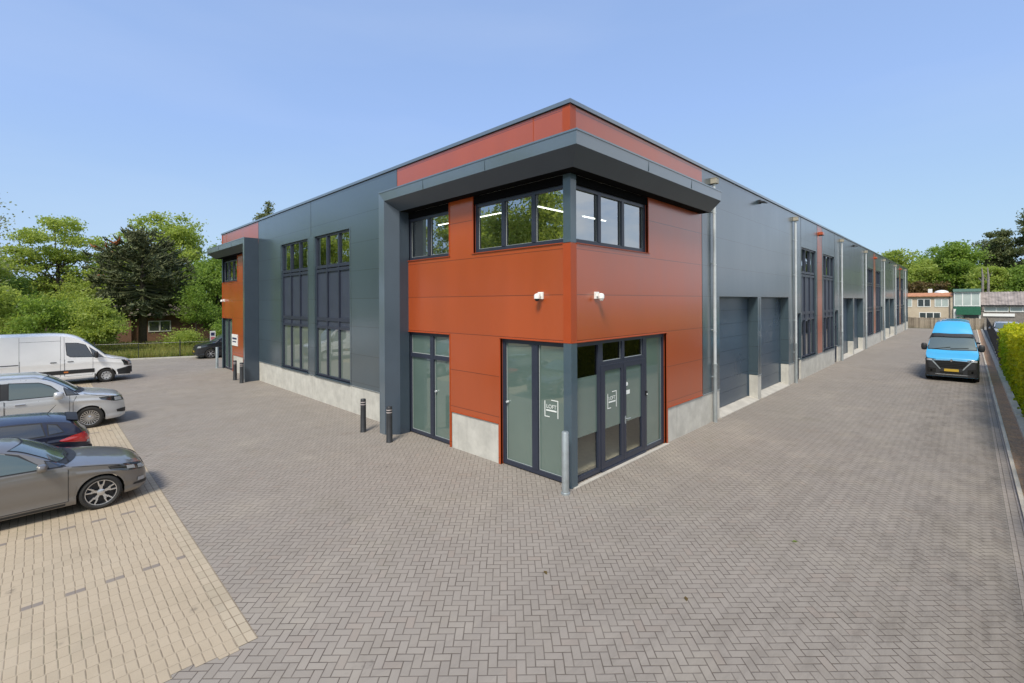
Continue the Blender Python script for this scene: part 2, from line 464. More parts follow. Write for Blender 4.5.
# kerb under the rear fence
b = MB()
a0, a1 = Vector((-14, 41.0)), Vector((9, 31.45)); dr_ = (a1 - a0).normalized(); nr_ = Vector((-dr_.y, dr_.x))
for i in range(24):
    p0 = a0 + dr_ * (i * 1.03); p1 = p0 + dr_ * 1.02
    q = [p0, p1, p1 + nr_ * .12, p0 + nr_ * .12]
    vs = [(c.x, c.y, -.1) for c in q] + [(c.x, c.y, .09) for c in q]
    b.add(vs, [(4, 5, 6, 7), (0, 1, 5, 4), (1, 2, 6, 5), (2, 3, 7, 6), (3, 0, 4, 7)])
tag(b.build('rear_kerb', M['plinth']), kind='structure')

# ------------------------------------------------------------------ the industrial building
BD = 27.0; BX = 77.0; BH = 8.255; RF = 6.85
def PL(kind):
    if kind == 'L': return lambda u, z, d: (d, u, z)
    if kind == 'M': return lambda u, z, d: (d, BD - u, z)        # mirrored end of the left front
    return lambda u, z, d: (u, d, z)
def pbox(b, kind, u0, u1, z0, z1, d0, d1, mi=0):
    P = PL(kind)
    vs = [P(u, z, d) for u in (u0, u1) for d in (d0, d1) for z in (z0, z1)]
    b.add(vs, [(0, 1, 3, 2), (4, 6, 7, 5), (0, 4, 5, 1), (2, 3, 7, 6), (0, 2, 6, 4), (1, 5, 7, 3)], mi)
def pwall(b, kind, u0, u1, z0, z1, holes=(), d=0.0, depth=0.18, mi=0, rmi=None):
    """wall sheet with openings and their reveals"""
    P = PL(kind); rmi = mi if rmi is None else rmi
    us = sorted({u0, u1} | {h[k] for h in holes for k in (0, 1)}); zs = sorted({z0, z1} | {h[k] for h in holes for k in (2, 3)})
    us = [u for u in us if u0 <= u <= u1]; zs = [z for z in zs if z0 <= z <= z1]
    for i in range(len(us) - 1):
        for j in range(len(zs) - 1):
            uc, zc = (us[i] + us[i + 1]) / 2, (zs[j] + zs[j + 1]) / 2
            if any(h[0] < uc < h[1] and h[2] < zc < h[3] for h in holes): continue
            b.quad(P(us[i], zs[j], d), P(us[i + 1], zs[j], d), P(us[i + 1], zs[j + 1], d), P(us[i], zs[j + 1], d), mi)
    for a, c, e, g in holes:
        D = d + depth
        if a > u0: b.quad(P(a, e, d), P(a, g, d), P(a, g, D), P(a, e, D), rmi)
        if c < u1: b.quad(P(c, e, d), P(c, g, d), P(c, g, D), P(c, e, D), rmi)
        if g < z1: b.quad(P(a, g, d), P(c, g, d), P(c, g, D), P(a, g, D), rmi)
        if e > z0: b.quad(P(a, e, d), P(c, e, d), P(c, e, D), P(a, e, D), rmi)

W = empty('industrial_building', (0, 0, 0), 0, 'long two-storey slate blue steel clad business building with red corner towers and canopies', 'building')

# --- long left front between the towers
bays = [(10.10, 13.17, 1.04, 6.73), (13.88, 16.95, 1.04, 6.73)]
b = MB(); pwall(b, 'L', 6.853, 20.147, 1.0, BH, bays)
b.build('wall', M['blue_clad'], W)
b = MB()
pbox(b, 'L', 13.515, 13.535, 6.76, BH, -.003, .02)
for u in (6.853, 20.147): pbox(b, 'L', u - .009, u + .009, 7.37, BH, -.003, .02)
for u in (9.99, 13.24, 13.82, 17.03): pbox(b, 'L', u - .006, u + .006, 1.0, 6.75, -.003, .02)
split_build(b, 'panel_joint', M['dark'], W)
b = MB()
for u0, u1 in ((6.85, 10.02), (10.03, 13.5), (13.51, 17.0), (17.01, 20.16)):
    pbox(b, 'L', u0, u1 - .004, -.2, .985, .02, .2)
split_build(b, 'plinth', M['plinth'], W)
b = MB(); pbox(b, 'L', 6.85, 20.15, .985, 1.0, -.012, .05); split_build(b, 'drip_edge', M['galv'], W)

def window(kind, u0, u1, z0, z1, cols, rows, pane=None, fw=.07, d0=.07, d1=.15, name='window', dh=.05, header=None, mw=.62):
    """frame mesh with mullions at cols and transoms at rows; the panes are its sub-part"""
    b = MB()
    pbox(b, kind, u0, u0 + fw, z0, z1, d0, d1); pbox(b, kind, u1 - fw, u1, z0, z1, d0, d1)
    pbox(b, kind, u0 + fw, u1 - fw, z0, z0 + fw, d0 + .002, d1); pbox(b, kind, u0 + fw, u1 - fw, z1 - (header or fw), z1, d0 + .002, d1)
    for c in cols:
        w = fw * mw
        pbox(b, kind, c - w, c + w, z0 + fw, z1 - (header or fw), d0 - .012, d1 - .004)
    for r0, r1 in rows:
        pbox(b, kind, u0 + fw, u1 - fw, r0, r1, d0 - .006, d1 - .006)
    f = b.build(name, M['frame'], W)
    if pane is not None:
        b = MB(); P = PL(kind)
        dd = d0 + dh
        b.quad(P(u0 + fw * .5, z0 + fw * .5, dd), P(u1 - fw * .5, z0 + fw * .5, dd), P(u1 - fw * .5, z1 - fw * .5, dd), P(u0 + fw * .5, z1 - fw * .5, dd))
        b.build('pane', M[pane], f)
        # pale edge spacer of the double glazing, visible inside every light
        b = MB(); ed = [u0 + fw] + [q for c in sorted(cols) for q in (c - fw * mw, c + fw * mw)] + [u1 - fw]
        rr = sorted(rows); ze = [z0 + fw] + [q for r in rr for q in r] + [z1 - (header or fw)]
        for a, c in zip(ed[0::2], ed[1::2]):
            for e, g in zip(ze[0::2], ze[1::2]):
                for q0, q1, w0, w1 in ((a, a + .016, e, g), (c - .016, c, e, g), (a + .016, c - .016, e, e + .014)):
                    b.quad(P(q0, w0, dd - .003), P(q1, w0, dd - .003), P(q1, w1, dd - .003), P(q0, w1, dd - .003))
        b.build('spacer', M['spacer'], f, fix=False)
    return f

def tall_bay(kind, u0, u1, z0, z1, low='blind', up='glass', rail=True):
    """three storeys-high strips: upper lights, boarded band, lower lights"""
    n = 3; st = (u1 - u0) / n
    cols = [u0 + st * k for k in (1, 2)]
    f = window(kind, u0, u1, z0, z1, cols, [(2.97, 3.08), (3.28, 3.42), (5.24, 5.36), (5.40, 5.52)], None, name='window', fw=.075)
    P = PL(kind)
    b = MB(); b.quad(P(u0 + .03, 5.45, .125), P(u1 - .03, 5.45, .125), P(u1 - .03, z1 - .03, .125), P(u0 + .03, z1 - .03, .125)); b.build('pane', M[up], f)
    b = MB(); b.quad(P(u0 + .03, z0 + .03, .125), P(u1 - .03, z0 + .03, .125), P(u1 - .03, 3.0, .125), P(u0 + .03, 3.0, .125)); b.build('pane', M[low], f)
    b = MB()
    for k in range(n): pbox(b, kind, u0 + st * k + .07, u0 + st * (k + 1) - .07, 3.4, 5.26, .11, .13)
    pbox(b, kind, u0 + .07, u1 - .07, 3.06, 3.3, .10, .13); b.build('spandrel_panel', M['spandrel'], f)
    b = MB(); pbox(b, kind, u0 - .02, u1 + .02, z0 - .045, z0, -.04, .15); b.build('sill', M['blue_trim'], f)
    return f
for h in bays: tall_bay('L', *h)

# --- towers
def tower(kind, right):
    """red corner tower; right: also build its face on the long right front"""
    b = MB()
    pwall(b, kind, 0, 6.55, 3.12, 7.1, [(0, 3.16, 5.28, 7.1), (4.2, 6.55, 5.28, 7.1)], depth=.2)
    pwall(b, kind, 2.17, 4.2, 1.0, 3.12)
    pwall(b, kind, 2.17, 2.26, 0, 1.0); pwall(b, kind, 4.12, 4.2, 0, 1.0)
    P = PL(kind)
    for u in (2.17, 4.2): b.quad(P(u, 0, 0), P(u, 0, .2), P(u, 3.12, .2), P(u, 3.12, 0))
    pwall(b, kind, 0, RF, 7.1, BH - .01)
    b.build('red_panel', M['red_clad'], W)
    b = MB(); pbox(b, kind, 2.264, 4.115, -.2, .985, .012, .2); split_build(b, 'plinth', M['plinth'], W)
    b = MB()
    pbox(b, kind, 0.0, 2.2, 3.105, 3.125, -.028, .06); pbox(b, kind, 4.17, 6.3, 3.105, 3.125, -.028, .06)
    pbox(b, kind, 2.26, 4.12, .985, 1.003, -.02, .03)
    pbox(b, kind, 0.21, 3.22, 5.262, 5.28, -.03, .1); pbox(b, kind, 4.15, 6.3, 5.262, 5.28, -.03, .1)
    pbox(b, kind, 3.16, 3.2, 5.285, 6.75, -.012, .05); pbox(b, kind, 4.16, 4.2, 5.285, 6.75, -.012, .05)
    pbox(b, kind, 2.17, 2.2, 0.0, 3.1, -.012, .05); pbox(b, kind, 4.17, 4.2, 0.0, 3.1, -.012, .05)
    split_build(b, 'trim', M['red_trim'], W)
    b = MB()
    for u in (1.05, ): pbox(b, kind, u - .012, u + .012, 7.36, BH - .02, -.004, .02)
    split_build(b, 'joint', M['red_trim'], W)
    # dark jamb beside the portal column
    b = MB(); pbox(b, kind, 6.29, 6.72, 0, 7.1, .05, .3); b.build('jamb', M['blue_trim'], W)
    # header strips coloured near black as the shade over the upper windows
    b = MB(); pbox(b, kind, .0 if not right else .004, 3.16, 6.565, 6.752, .012, .25); pbox(b, kind, 4.2, 6.3, 6.565, 6.752, .012, .25); split_build(b, 'header', M['shade_black'], W)
    # glazing, ground floor
    f = window(kind, 4.2, 6.29, .03, 3.10, [5.12], [(2.34, 2.46)], 'frost', fw=.09, mw=.9)
    f2 = window(kind, .16, 2.17, .03, 3.10, [1.10], [], 'frost', fw=.10, mw=.9)
    # upper floor
    window(kind, 4.2, 6.29, 5.29, 6.57, [5.25], [], 'glass', fw=.09)
    window(kind, .16, 3.16, 5.29, 6.57, [1.12, 2.12], [], 'glass', fw=.09)
    return f, f2
f_l, f_entry_side = tower('L', True)
tower('M', False)

# right face of the near tower
b = MB()
pwall(b, 'R', 0, RF, 3.12, 7.1, [(0, 3.36, 5.28, 7.1)], depth=.2)
pwall(b, 'R', 4.37, RF, 1.0, 3.12); pwall(b, 'R', 4.37, 4.47, 0, 1.0)
b.quad((4.37, 0, 0), (4.37, .2, 0), (4.37, .2, 3.12), (4.37, 0, 3.12))
pwall(b, 'R', 0, RF + .03, 7.1, BH - .01)
b.build('red_panel', M['red_clad'], W)
b = MB()
pbox(b, 'R', 0, 4.42, 3.105, 3.125, -.028, .06); pbox(b, 'R', .21, 3.42, 5.262, 5.28, -.03, .1)
pbox(b, 'R', 3.36, 3.40, 5.285, 6.75, -.012, .05); pbox(b, 'R', 4.37, 4.41, 0, 3.1, -.012, .05)
pbox(b, 'R', 4.41, RF, .985, 1.003, -.02, .03)
split_build(b, 'trim', M['red_trim'], W)
# folded corner profiles
def corner(z0, z1, mat, w=.2, p=-.008):
    b = MB()
    vs = []
    for z in (z0, z1):
        vs += [(p, w, z), (p, p, z), (w, p, z)]
    b.add(vs, [(0, 1, 4, 3), (1, 2, 5, 4)])
    return b.build('corner_trim', mat, W)
corner(3.125, 5.262, M['red_trim']); corner(7.37, BH - .02, M['red_trim'])
corner(0, 3.105, M['post'], .19, -.02); corner(5.28, 6.75, M['post'], .19, -.012)
b = MB(); b.box(-.008, .004, BD - .2, BD + .008, 3.125, 5.262); b.box(-.008, .004, BD - .2, BD + .008, 7.37, BH - .02); split_build(b, 'corner_trim', M['red_trim'], W)
b = MB(); b.box(-.02, .004, BD - .19, BD + .02, 0, 3.105); b.box(-.012, .004, BD - .19, BD + .012, 5.28, 6.9); split_build(b, 'corner_trim', M['blue_trim'], W)
b = MB(); pbox(b, 'R', .26, 3.36, 6.565, 6.752, .014, .25); b.build('header', M['shade_black'], W)  # same painted shade band on the right face
window('R', .16, 3.36, 5.29, 6.57, [1.19, 2.22], [], 'glass', fw=.09)

# --- entrance front
fr = window('R', .16, 1.22, .03, 3.10, [], [], None, fw=.10)
def rpane(x0, x1, z0, z1, y, mat, parent, name='pane'):
    b = MB(); b.quad((x0, y, z0), (x1, y, z0), (x1, y, z1), (x0, y, z1)); return b.build(name, M[mat], parent)
rpane(.2, 1.18, 1.6, 3.06, .12, 'darkglass', fr); rpane(.2, 1.18, .06, 1.6, .12, 'lowglass', fr); rpane(.262, 1.115, .98, 2.30, .112, 'frost', fr, 'film')
tr = window('R', 1.22, 3.28, 2.50, 3.10, [2.2], [], 'darkglass', fw=.085, name='window')
sd = window('R', 3.28, 4.37, .03, 3.10, [], [], 'frost', fw=.10)
door = empty('entrance_door'); door.parent = W
for x0, x1, hs in ((1.28, 2.21, 1), (2.23, 3.22, -1)):
    b = MB(); fw = .105
    pbox(b, 'R', x0, x0 + fw, .05, 2.46, .06, .13); pbox(b, 'R', x1 - fw, x1, .05, 2.46, .06, .13)
    pbox(b, 'R', x0 + fw, x1 - fw, .05, .19, .062, .128); pbox(b, 'R', x0 + fw, x1 - fw, 2.36, 2.46, .062, .128)
    lf = b.build('door_leaf', M['frame'], door)
    g_ = rpane(x0 + .09, x1 - .09, .17, 2.38, .10, 'lowglass', door, 'pane')
    rpane(x0 + fw + .002, x1 - fw - .002, .98, 2.355, .094, 'frost', door, 'film')
b = MB(); pbox(b, 'R', 1.22, 3.28, 2.46, 2.50, .058, .14); pbox(b, 'R', 1.22, 1.278, .03, 2.46, .058, .14); pbox(b, 'R', 3.222, 3.28, .03, 2.46, .058, .14); pbox(b, 'R', 1.22, 3.28, -.02, .05, .03, .14)
b.build('door_frame', M['frame'], door)
b = MB(); b.tube([(2.285, .055, 1.08), (2.285, .0, 1.08), (2.43, .0, 1.08)], .013, 8); b.box(2.265, 2.305, .05, .06, .95, 1.14)
b.build('handle', M['galv'], door)
b = MB(); b.lathe([(.0, .086), (.05, .086), (.05, .09)], (2.41, 0, 1.92), 'y', 16); b.box(2.36, 2.55, .088, .092, 1.66, 1.76)
split_build(b, 'notice', M['decal'], door)
b = MB(); b.box(3.30, 3.36, .03, .07, 1.50, 1.62); b.lathe([(0, .025), (.022, .025), (.022, .03)], (3.33, 0, 1.54), 'y', 12, 1); b.build('intercom', [M['dark'], M['decal']], door)
b = MB(); b.lathe([(0, -.01), (.03, -.005), (.033, .05)], (0, 0, 0), 'x', 12); k = b.build('knob', M['zinc'], f_entry_side); k.location = (.06, 2.02, 1.55)
b = MB(); b.lathe([(0, -.01), (.03, -.005), (.033, .05)], (0, 0, 0), 'x', 12); k = b.build('knob', M['zinc'], f_l); k.location = (.06, 4.95, 1.42)
b = MB(); b.box(.03, 4.42, -.07, .03, -.02, .012); tag(b.build('door_sill', M['sill'], W))

def text_mesh(s, size):
    cu = bpy.data.curves.new('lettering', 'FONT'); cu.body = s; cu.size = size; cu.extrude = .001; cu.align_x = 'CENTER'
    o = bpy.data.objects.new('lettering', cu); COL.objects.link(o)
    bpy.context.view_layer.update()
    me = bpy.data.meshes.new_from_object(o.evaluated_get(bpy.context.evaluated_depsgraph_get()))
    bpy.data.objects.remove(o)
    return me
lettering = text_mesh('LOFT', .125); lettering.materials.append(M['decal'])
def logo(kind, u, z, d, parent):
    """square bracket outline round the word with a bar under it"""
    sgn = 1 if kind == 'R' else -1
    b = MB()
    def bar(a0, a1, z0, z1):
        lo, hi = sorted((u + sgn * a0, u + sgn * a1)); pbox(b, kind, lo, hi, z + z0, z + z1, d - .002, d)
    bar(-.2, -.178, -.2, .16); bar(.178, .2, -.2, .2); bar(0, .18, .18, .2); bar(-.178, -.05, -.2, -.18)
    bar(-.15, .15, -.065, -.03)
    o = b.build('logo', M['decal'], parent)
    lt = bpy.data.objects.new('lettering', lettering); COL.objects.link(lt); lt.parent = parent
    if kind == 'R': lt.location = (u, d, z); lt.rotation_euler = (PI / 2, 0, 0)
    else: lt.location = (d, u, z); lt.rotation_euler = (PI / 2, 0, -PI / 2)
logo('L', .65, 1.59, .114, f_entry_side)
logo('R', 1.73, 1.63, .09, door)

# --- portal frame and canopy, one folded profile swept up the column, along the front and round the corner
def canopy(kind):
    P = PL(kind)
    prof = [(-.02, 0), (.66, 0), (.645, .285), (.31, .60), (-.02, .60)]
    fm = [0, 1, 0, 2, 0]                    # roof sheet, fascia lightened for sheen, chamfer, recess painted black for shade
    st = []
    st.append([P(6.83 - t, 0.0, -e) for e, t in prof])
    st.append([P(6.83 - t, 7.36 - t, -e) for e, t in prof])
    if kind == 'L':
        st.append([(-e, -e, 7.36 - t) for e, t in prof]); st.append([(6.74, -e, 7.36 - t) for e, t in prof])
    else:
        st.append([(-e, BD + e, 7.36 - t) for e, t in prof]); st.append([(6.74, BD + e, 7.36 - t) for e, t in prof])
    b = MB()
    for a, c in zip(st[:-1], st[1:]):
        for k in range(len(prof)):
            k2 = (k + 1) % len(prof)
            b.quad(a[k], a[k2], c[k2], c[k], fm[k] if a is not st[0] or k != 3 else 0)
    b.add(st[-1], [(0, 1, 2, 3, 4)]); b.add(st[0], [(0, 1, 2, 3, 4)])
    o = b.build('canopy', [M['canopy'], M['fascia'], M['shade_black']], W)
    # thin edge flashing on the top arris
    b = MB()
    if kind == 'L':
        b.box(-.672, -.655, -.672, 6.835, 7.335, 7.372); b.box(-.655, 6.75, -.672, -.655, 7.335, 7.372)
    else:
        b.box(-.672, -.655, BD - 6.835, BD + .672, 7.335, 7.372); b.box(-.655, 6.75, BD + .655, BD + .672, 7.335, 7.372)
    split_build(b, 'flashing', M['fascia'], o)
    # joints of the folded sheets
    b = MB()
    for u in (2.0, 4.5): pbox(b, kind, u - .004, u + .004, 7.09, 7.33, -.6615, -.64)
    if kind == 'L':
        for x in (2.2, 4.6): b.box(x - .004, x + .004, -.6615, -.64, 7.09, 7.33)
    split_build(b, 'joint', M['blue_trim'], o)
canopy('L'); canopy('M')

# --- long right front
PER = 21.6
holes = []; doors = []; wins = []; redst = []; sides = []
for k in range(4):
    o = PER * k
    if k < 3:
        doors += [(8.29 + o, 12.34 + o), (12.76 + o, 16.82 + o)]
        wins += [(19.22 + o, 22.36 + o), (24.16 + o, 27.28 + o)]
        redst.append((22.66 + o, 23.84 + o)); sides += [(18.0 + o, 19.08 + o), (27.42 + o, 28.5 + o)]
doors.append((73.1, 76.5))
holes = [(a, c, 1.0, 4.15) for a, c in doors] + [(a, c, 1.04, 6.73) for a, c in wins] + [(a, c, 1.0, 3.36) for a, c in sides]
b = MB(); pwall(b, 'R', RF + .03, BX, 1.0, BH, holes, depth=.37)
b.build('wall', M['blue_clad'], W)
b = MB()                                    # plinth, cut at every door
xs = [4.478]
for a, c in sorted(doors + sides): xs += [a, c]
xs.append(BX)
for a, c in zip(xs[0::2], xs[1::2]): pbox(b, 'R', a, c, -.2, .985, .012, .39)
split_build(b, 'plinth', M['plinth'], W)
b = MB()
for a, c in zip(xs[0::2], xs[1::2]): pbox(b, 'R', max(a, RF), c, .985, 1.0, -.012, .05)
split_build(b, 'drip_edge', M['galv'], W)
for a, c in doors:
    b = MB(); nsec = 8; dz = (4.15 - .13) / nsec
    for s in range(nsec):
        z0 = .13 + s * dz
        pbox(b, 'R', a + .0, c - .0, z0 + .004, z0 + dz - .004, .37, .42)
    pbox(b, 'R', a, c, .13, 4.15, .385, .43, 1)
    d = b.build('garage_door', [M['door'], M['dark']], W)
    b = MB(); pbox(b, 'R', a + .002, a + .05, .13, 4.15, .335, .369); pbox(b, 'R', c - .05, c - .002, .13, 4.15, .335, .369); pbox(b, 'R', a + .05, c - .05, 4.09, 4.148, .335, .369)
    b.build('frame', M['blue_trim'], d)
    b = MB(); b.add([(a, -.04, 0), (c, -.04, 0), (c, -.04, .02), (a, -.04, .02), (a, .42, .125), (c, .42, .125), (c, .42, 0), (a, .42, 0)], [(0, 1, 2, 3), (3, 2, 5, 4), (4, 5, 6, 7), (0, 3, 4, 7), (1, 6, 5, 2)])
    b.build('threshold', M['sill'], d)
for i, (a, c) in enumerate(wins): tall_bay('R', a, c, 1.04, 6.73, low='glass')
for a, c in sides:
    b = MB(); fw = .09
    pbox(b, 'R', a, a + fw, .04, 3.36, .1, .18); pbox(b, 'R', c - fw, c, .04, 3.36, .1, .18)
    for z0, z1 in ((.04, .2), (2.36, 2.5), (3.24, 3.36), (1.02, 1.12)): pbox(b, 'R', a + fw, c - fw, z0, z1, .102, .178)
    d = b.build('side_door', M['frame'], W)
    rpane(a + .08, c - .08, 1.1, 3.26, .14, 'glass', d); rpane(a + .08, c - .08, .15, 1.06, .145, 'spandrel', d, 'panel')
    b = MB(); b.tube([(c - .045, .09, 1.05), (c - .045, .045, 1.05), (c - .17, .045, 1.05)], .012, 6); b.build('handle', M['galv'], d)
for a, c in redst:
    b = MB(); pwall(b, 'R', a, c, 1.0, BH - .01, d=-.004); b.build('red_panel', M['red_clad'], W)
b = MB()
for a, c in redst:
    o = a - 22.66
    for u in (a, c): pbox(b, 'R', u - .012, u + .012, 1.0, BH, -.007, .02)
    for u in (19.12 + o, 27.36 + o): pbox(b, 'R', u - .012, u + .012, 3.4, BH, -.005, .02)
    for u in (22.5 + o, 24.0 + o): pbox(b, 'R', u - .008, u + .008, 1.0, 6.73, -.004, .02)
for k in range(3): pbox(b, 'R', 12.54 + PER * k, 12.555 + PER * k, 1.0, 4.1, -.003, .02)
split_build(b, 'panel_joint', M['dark'], W)

for k in range(7):
    x = 7.66 + PER * (k // 2) + (10.09 if k % 2 else 0)
    b = MB(); b.tube([(x, -.09, .9), (x, -.09, 7.86)], .05, 12)
    for z in (3.0, 5.2, 6.9): b.lathe([(.05, -.02), (.058, -.02), (.058, .02), (.05, .02)], (x, -.09, z), 'z', 12)
    p = b.build('drainpipe', M['zinc'], W, smooth=True)
    b = MB(); b.tube([(x, -.09, -.05), (x, -.09, 1.9)], .062, 12); b.lathe([(.062, -.03), (.07, -.03), (.07, .03), (.05, .03)], (x, -.09, 1.9), 'z', 12)
    b.build('ground_pipe', M['galv'], p, smooth=True)
    b = MB(); b.box(x - .11, x + .11, -.2, -.002, 7.86, 8.03); b.box(x - .12, x + .12, -.21, -.002, 8.03, 8.05); b.build('hopper', M['hopper'], p, bevel=.01)
    b = MB()
    for z in (1.5, 3.05, 5.25, 6.95): b.box(x - .07, x + .07, -.06, -.001, z - .015, z + .015)
    split_build(b, 'bracket', M['galv'], p)

# --- roof and coping
b = MB(); b.quad((.05, .05, 8.05), (BX, .05, 8.05), (BX, BD, 8.05), (.05, BD, 8.05)); b.build('roof', M['roof'], W)
b = MB()
b.quad((BX, 0, 0), (BX, BD, 0), (BX, BD, BH), (BX, 0, BH)); b.quad((0, BD, 0), (BX, BD, 0), (BX, BD, BH), (0, BD, BH))
b.build('wall', M['blue_clad'], W)
b = MB()
b.box(-.045, .3, -.045, BD + .045, BH - .012, 8.33); b.box(.3, BX + .045, -.045, .3, BH - .012, 8.33); b.box(.3, BX + .045, BD - .3, BD + .045, BH - .012, 8.33)
b.box(BX - .3, BX + .045, .3, BD - .3, BH - .012, 8.33)
b.build('coping', M['fascia'], W)
b = MB()
b.box(-.012, .05, .02, BD - .02, BH - .026, BH - .014); b.box(.05, BX, -.012, .05, BH - .026, BH - .014); b.build('shade_strip', M['dark'], W)  # dark strip painted in as the thin shadow below the coping

# --- interior seen through the glass
b = MB()
b.box(.45, 7.0, .45, BD - .45, -.02, .015, 1); b.box(.3, 7.0, .3, BD - .3, 3.5, 4.9, 0)
b.box(.3, 7.0, .3, BD - .3, 7.1, 7.2, 0); b.box(7.0, 7.1, .3, BD - .3, 0, 7.2, 0)
b.box(.3, 7.0, 7.6, 7.7, 4.9, 7.1, 0); b.box(.3, 7.0, 7.6, 7.7, 0, 3.5, 0); b.box(.3, 7.0, 19.3, 19.4, 4.9, 7.1, 0)
b.box(7.1, BX - 1, 6.0, 6.1, 0, 7.2, 0); b.box(7.1, BX - 1, .5, 6.0, -.02, .015, 1); b.box(17.6, BX - 1, .45, 6.0, 3.5, 4.9, 0); b.box(7.1, BX - 1, .45, 6.0, 7.1, 7.2, 0)
b.build('interior', [M['interior'], M['ifloor']], W)

def strip_lamp(x, y, ang, z=6.62):
    b = MB(); b.box(-.7, .7, -.06, .06, 0.02, .07); o = b.build('ceiling_light', M['white'], None)
    o.location = (x, y, z); o.rotation_euler = (0, 0, ang)
    b = MB(); b.box(-.62, .62, -.03, .03, 0, .02); b.build('tube', M['tube'], o)
    b = MB(); b.tube([(-.5, 0, .07), (-.5, 0, .5)], .006, 5); b.tube([(.5, 0, .07), (.5, 0, .5)], .006, 5); split_build(b, 'suspension', M['galv'], o)
    return o
for (x, y, lb) in ((2.3, 2.4, 'lit strip lamp inside the corner office nearest the right-hand panes'), (1.6, 4.2, 'lit strip lamp inside the corner office behind the wide left window'),
                   (4.4, 2.4, 'lit strip lamp deeper inside the corner office'), (1.6, 6.2, 'lit strip lamp behind the narrow upper window beside the column')):
    tag(strip_lamp(x, y, 0 if x != 1.6 else PI / 2), lb, 'lamp', 'office strip lamps')

for (x, y, lb) in ((2.0, 1.9, 'added strip lamp lighting the ground floor behind the entrance doors'), (4.6, 3.2, 'added strip lamp lighting the ground floor deeper behind the entrance')):
    tag(strip_lamp(x, y, 0, 2.95), lb, 'lamp', 'office strip lamps')  # lamps added to brighten the floor behind the entrance glass

# --- fittings on the walls
def camera(loc, rz, label):
    t = empty('security_camera', loc, rz, label, 'camera', 'white security cameras on the red walls')
    b = MB(); b.box(-.075, .075, -.05, 0, -.08, .08); b.build('mount', M['white'], t, bevel=.008)
    b = MB(); b.box(-.035, .035, -.14, -.05, -.02, .05); b.build('arm', M['white'], t)
    b = MB(); b.lathe([(0, .07), (.05, .055), (.068, .02), (.068, -.05), (.0, -.05)], (0, -.15, -.02), 'z', 16); o = b.build('housing', M['white'], t, smooth=True)
    b = MB(); b.lathe([(.055, 0), (.05, -.03), (.03, -.055), (0, -.06)], (0, -.15, -.07), 'z', 16); b.build('lens', M['dark'] if rz else M['white'], t, smooth=True)
camera((0, .83, 4.14), -PI / 2, 'white dome camera with dark lens on the red left wall by the corner')
camera((.93, 0, 4.14), 0, 'white dome camera on the red wall above the entrance doors')
camera((0, BD - .5, 4.18), -PI / 2, 'white dome camera on the red wall of the far tower')
for k, lb in enumerate(('black floodlight under the roof edge above the nearest garage doors', 'black floodlight under the roof edge above the second pair of garage doors', 'black floodlight above the most distant garage doors')):
    t = empty('floodlight', (12.54 + PER * k, 0, 7.95), 0, lb, 'floodlight', 'black floodlights along the roof edge')
    b = MB(); b.add([(-.16, -.28, .03), (.16, -.28, .03), (.16, -.06, .10), (-.16, -.06, .10), (-.16, -.28, -.02), (.16, -.28, -.02), (.16, -.06, .02), (-.16, -.06, .02)], [(0, 1, 2, 3), (4, 5, 6, 7), (0, 1, 5, 4), (1, 2, 6, 5), (2, 3, 7, 6), (3, 0, 4, 7)]); b.build('housing', M['black_post'], t, bevel=.008)
    b = MB(); b.box(-.05, .05, -.08, -.002, -.02, .14); b.build('bracket', M['black_post'], t)
for k, lb in enumerate(('red box lamp at the top of the nearest red strip', 'red box lamp at the top of the second red strip', 'red box lamp at the top of the farthest red strip')):
    t = empty('wall_lamp', (23.25 + PER * k, -.004, 7.72), 0, lb, 'wall lamp', 'red wall lamps on the red strips')
    b = MB(); b.box(-.2, .2, -.2, -.001, 0, .16); b.build('housing', M['red_clad'], t, bevel=.01)
    b = MB(); b.box(-.17, .17, -.17, -.02, -.03, -.001); b.build('lens', M['dark'], t)

def bollard(loc, kind, label, group):
    t = empty('bollard', loc, 0, label, 'bollard', group)
    if kind == 'black':
        b = MB(); b.lathe([(.095, -.1), (.095, .02), (.088, .03), (.082, .9), (.082, 1.0), (.07, 1.02), (0, 1.03)], n=20); b.build('post', M['black_post'], t, smooth=True)
        b = MB()
        for z in (.855, .925): b.lathe([(.0845, z - .012), (.0845, z + .012)], n=20)
        b.build('band', M['band'], t, smooth='all')
    else:
        b = MB(); b.lathe([(.075, -.1), (.075, 1.28), (.068, 1.295), (0, 1.3)], n=20); b.lathe([(.095, -.1), (.095, .035), (.075, .04)], n=20); b.build('post', M['galv'], t, smooth=True)
bollard((-.94, 7.33, 0), 'black', 'black bollard in front of the plinth, left of the blue column', 'black bollards with pale bands')
bollard((-.94, 5.8, 0), 'black', 'black bollard with pale bands in front of the blue column', 'black bollards with pale bands')
bollard((-.82, 21.25, 0), 'black', 'black bollard before the far tower plinth under the wall sign', 'black bollards with pale bands')
bollard((-.86, 19.98, 0), 'black', 'black bollard touching the foot of the far tower column', 'black bollards with pale bands')
bollard((-.31, -.07, 0), 'galv', 'galvanised steel post guarding the glazed entrance corner', 'galvanised posts')
bollard((-.26, 27.16, 0), 'galv', 'galvanised steel post at the far tower corner beside the dark car', 'galvanised posts')

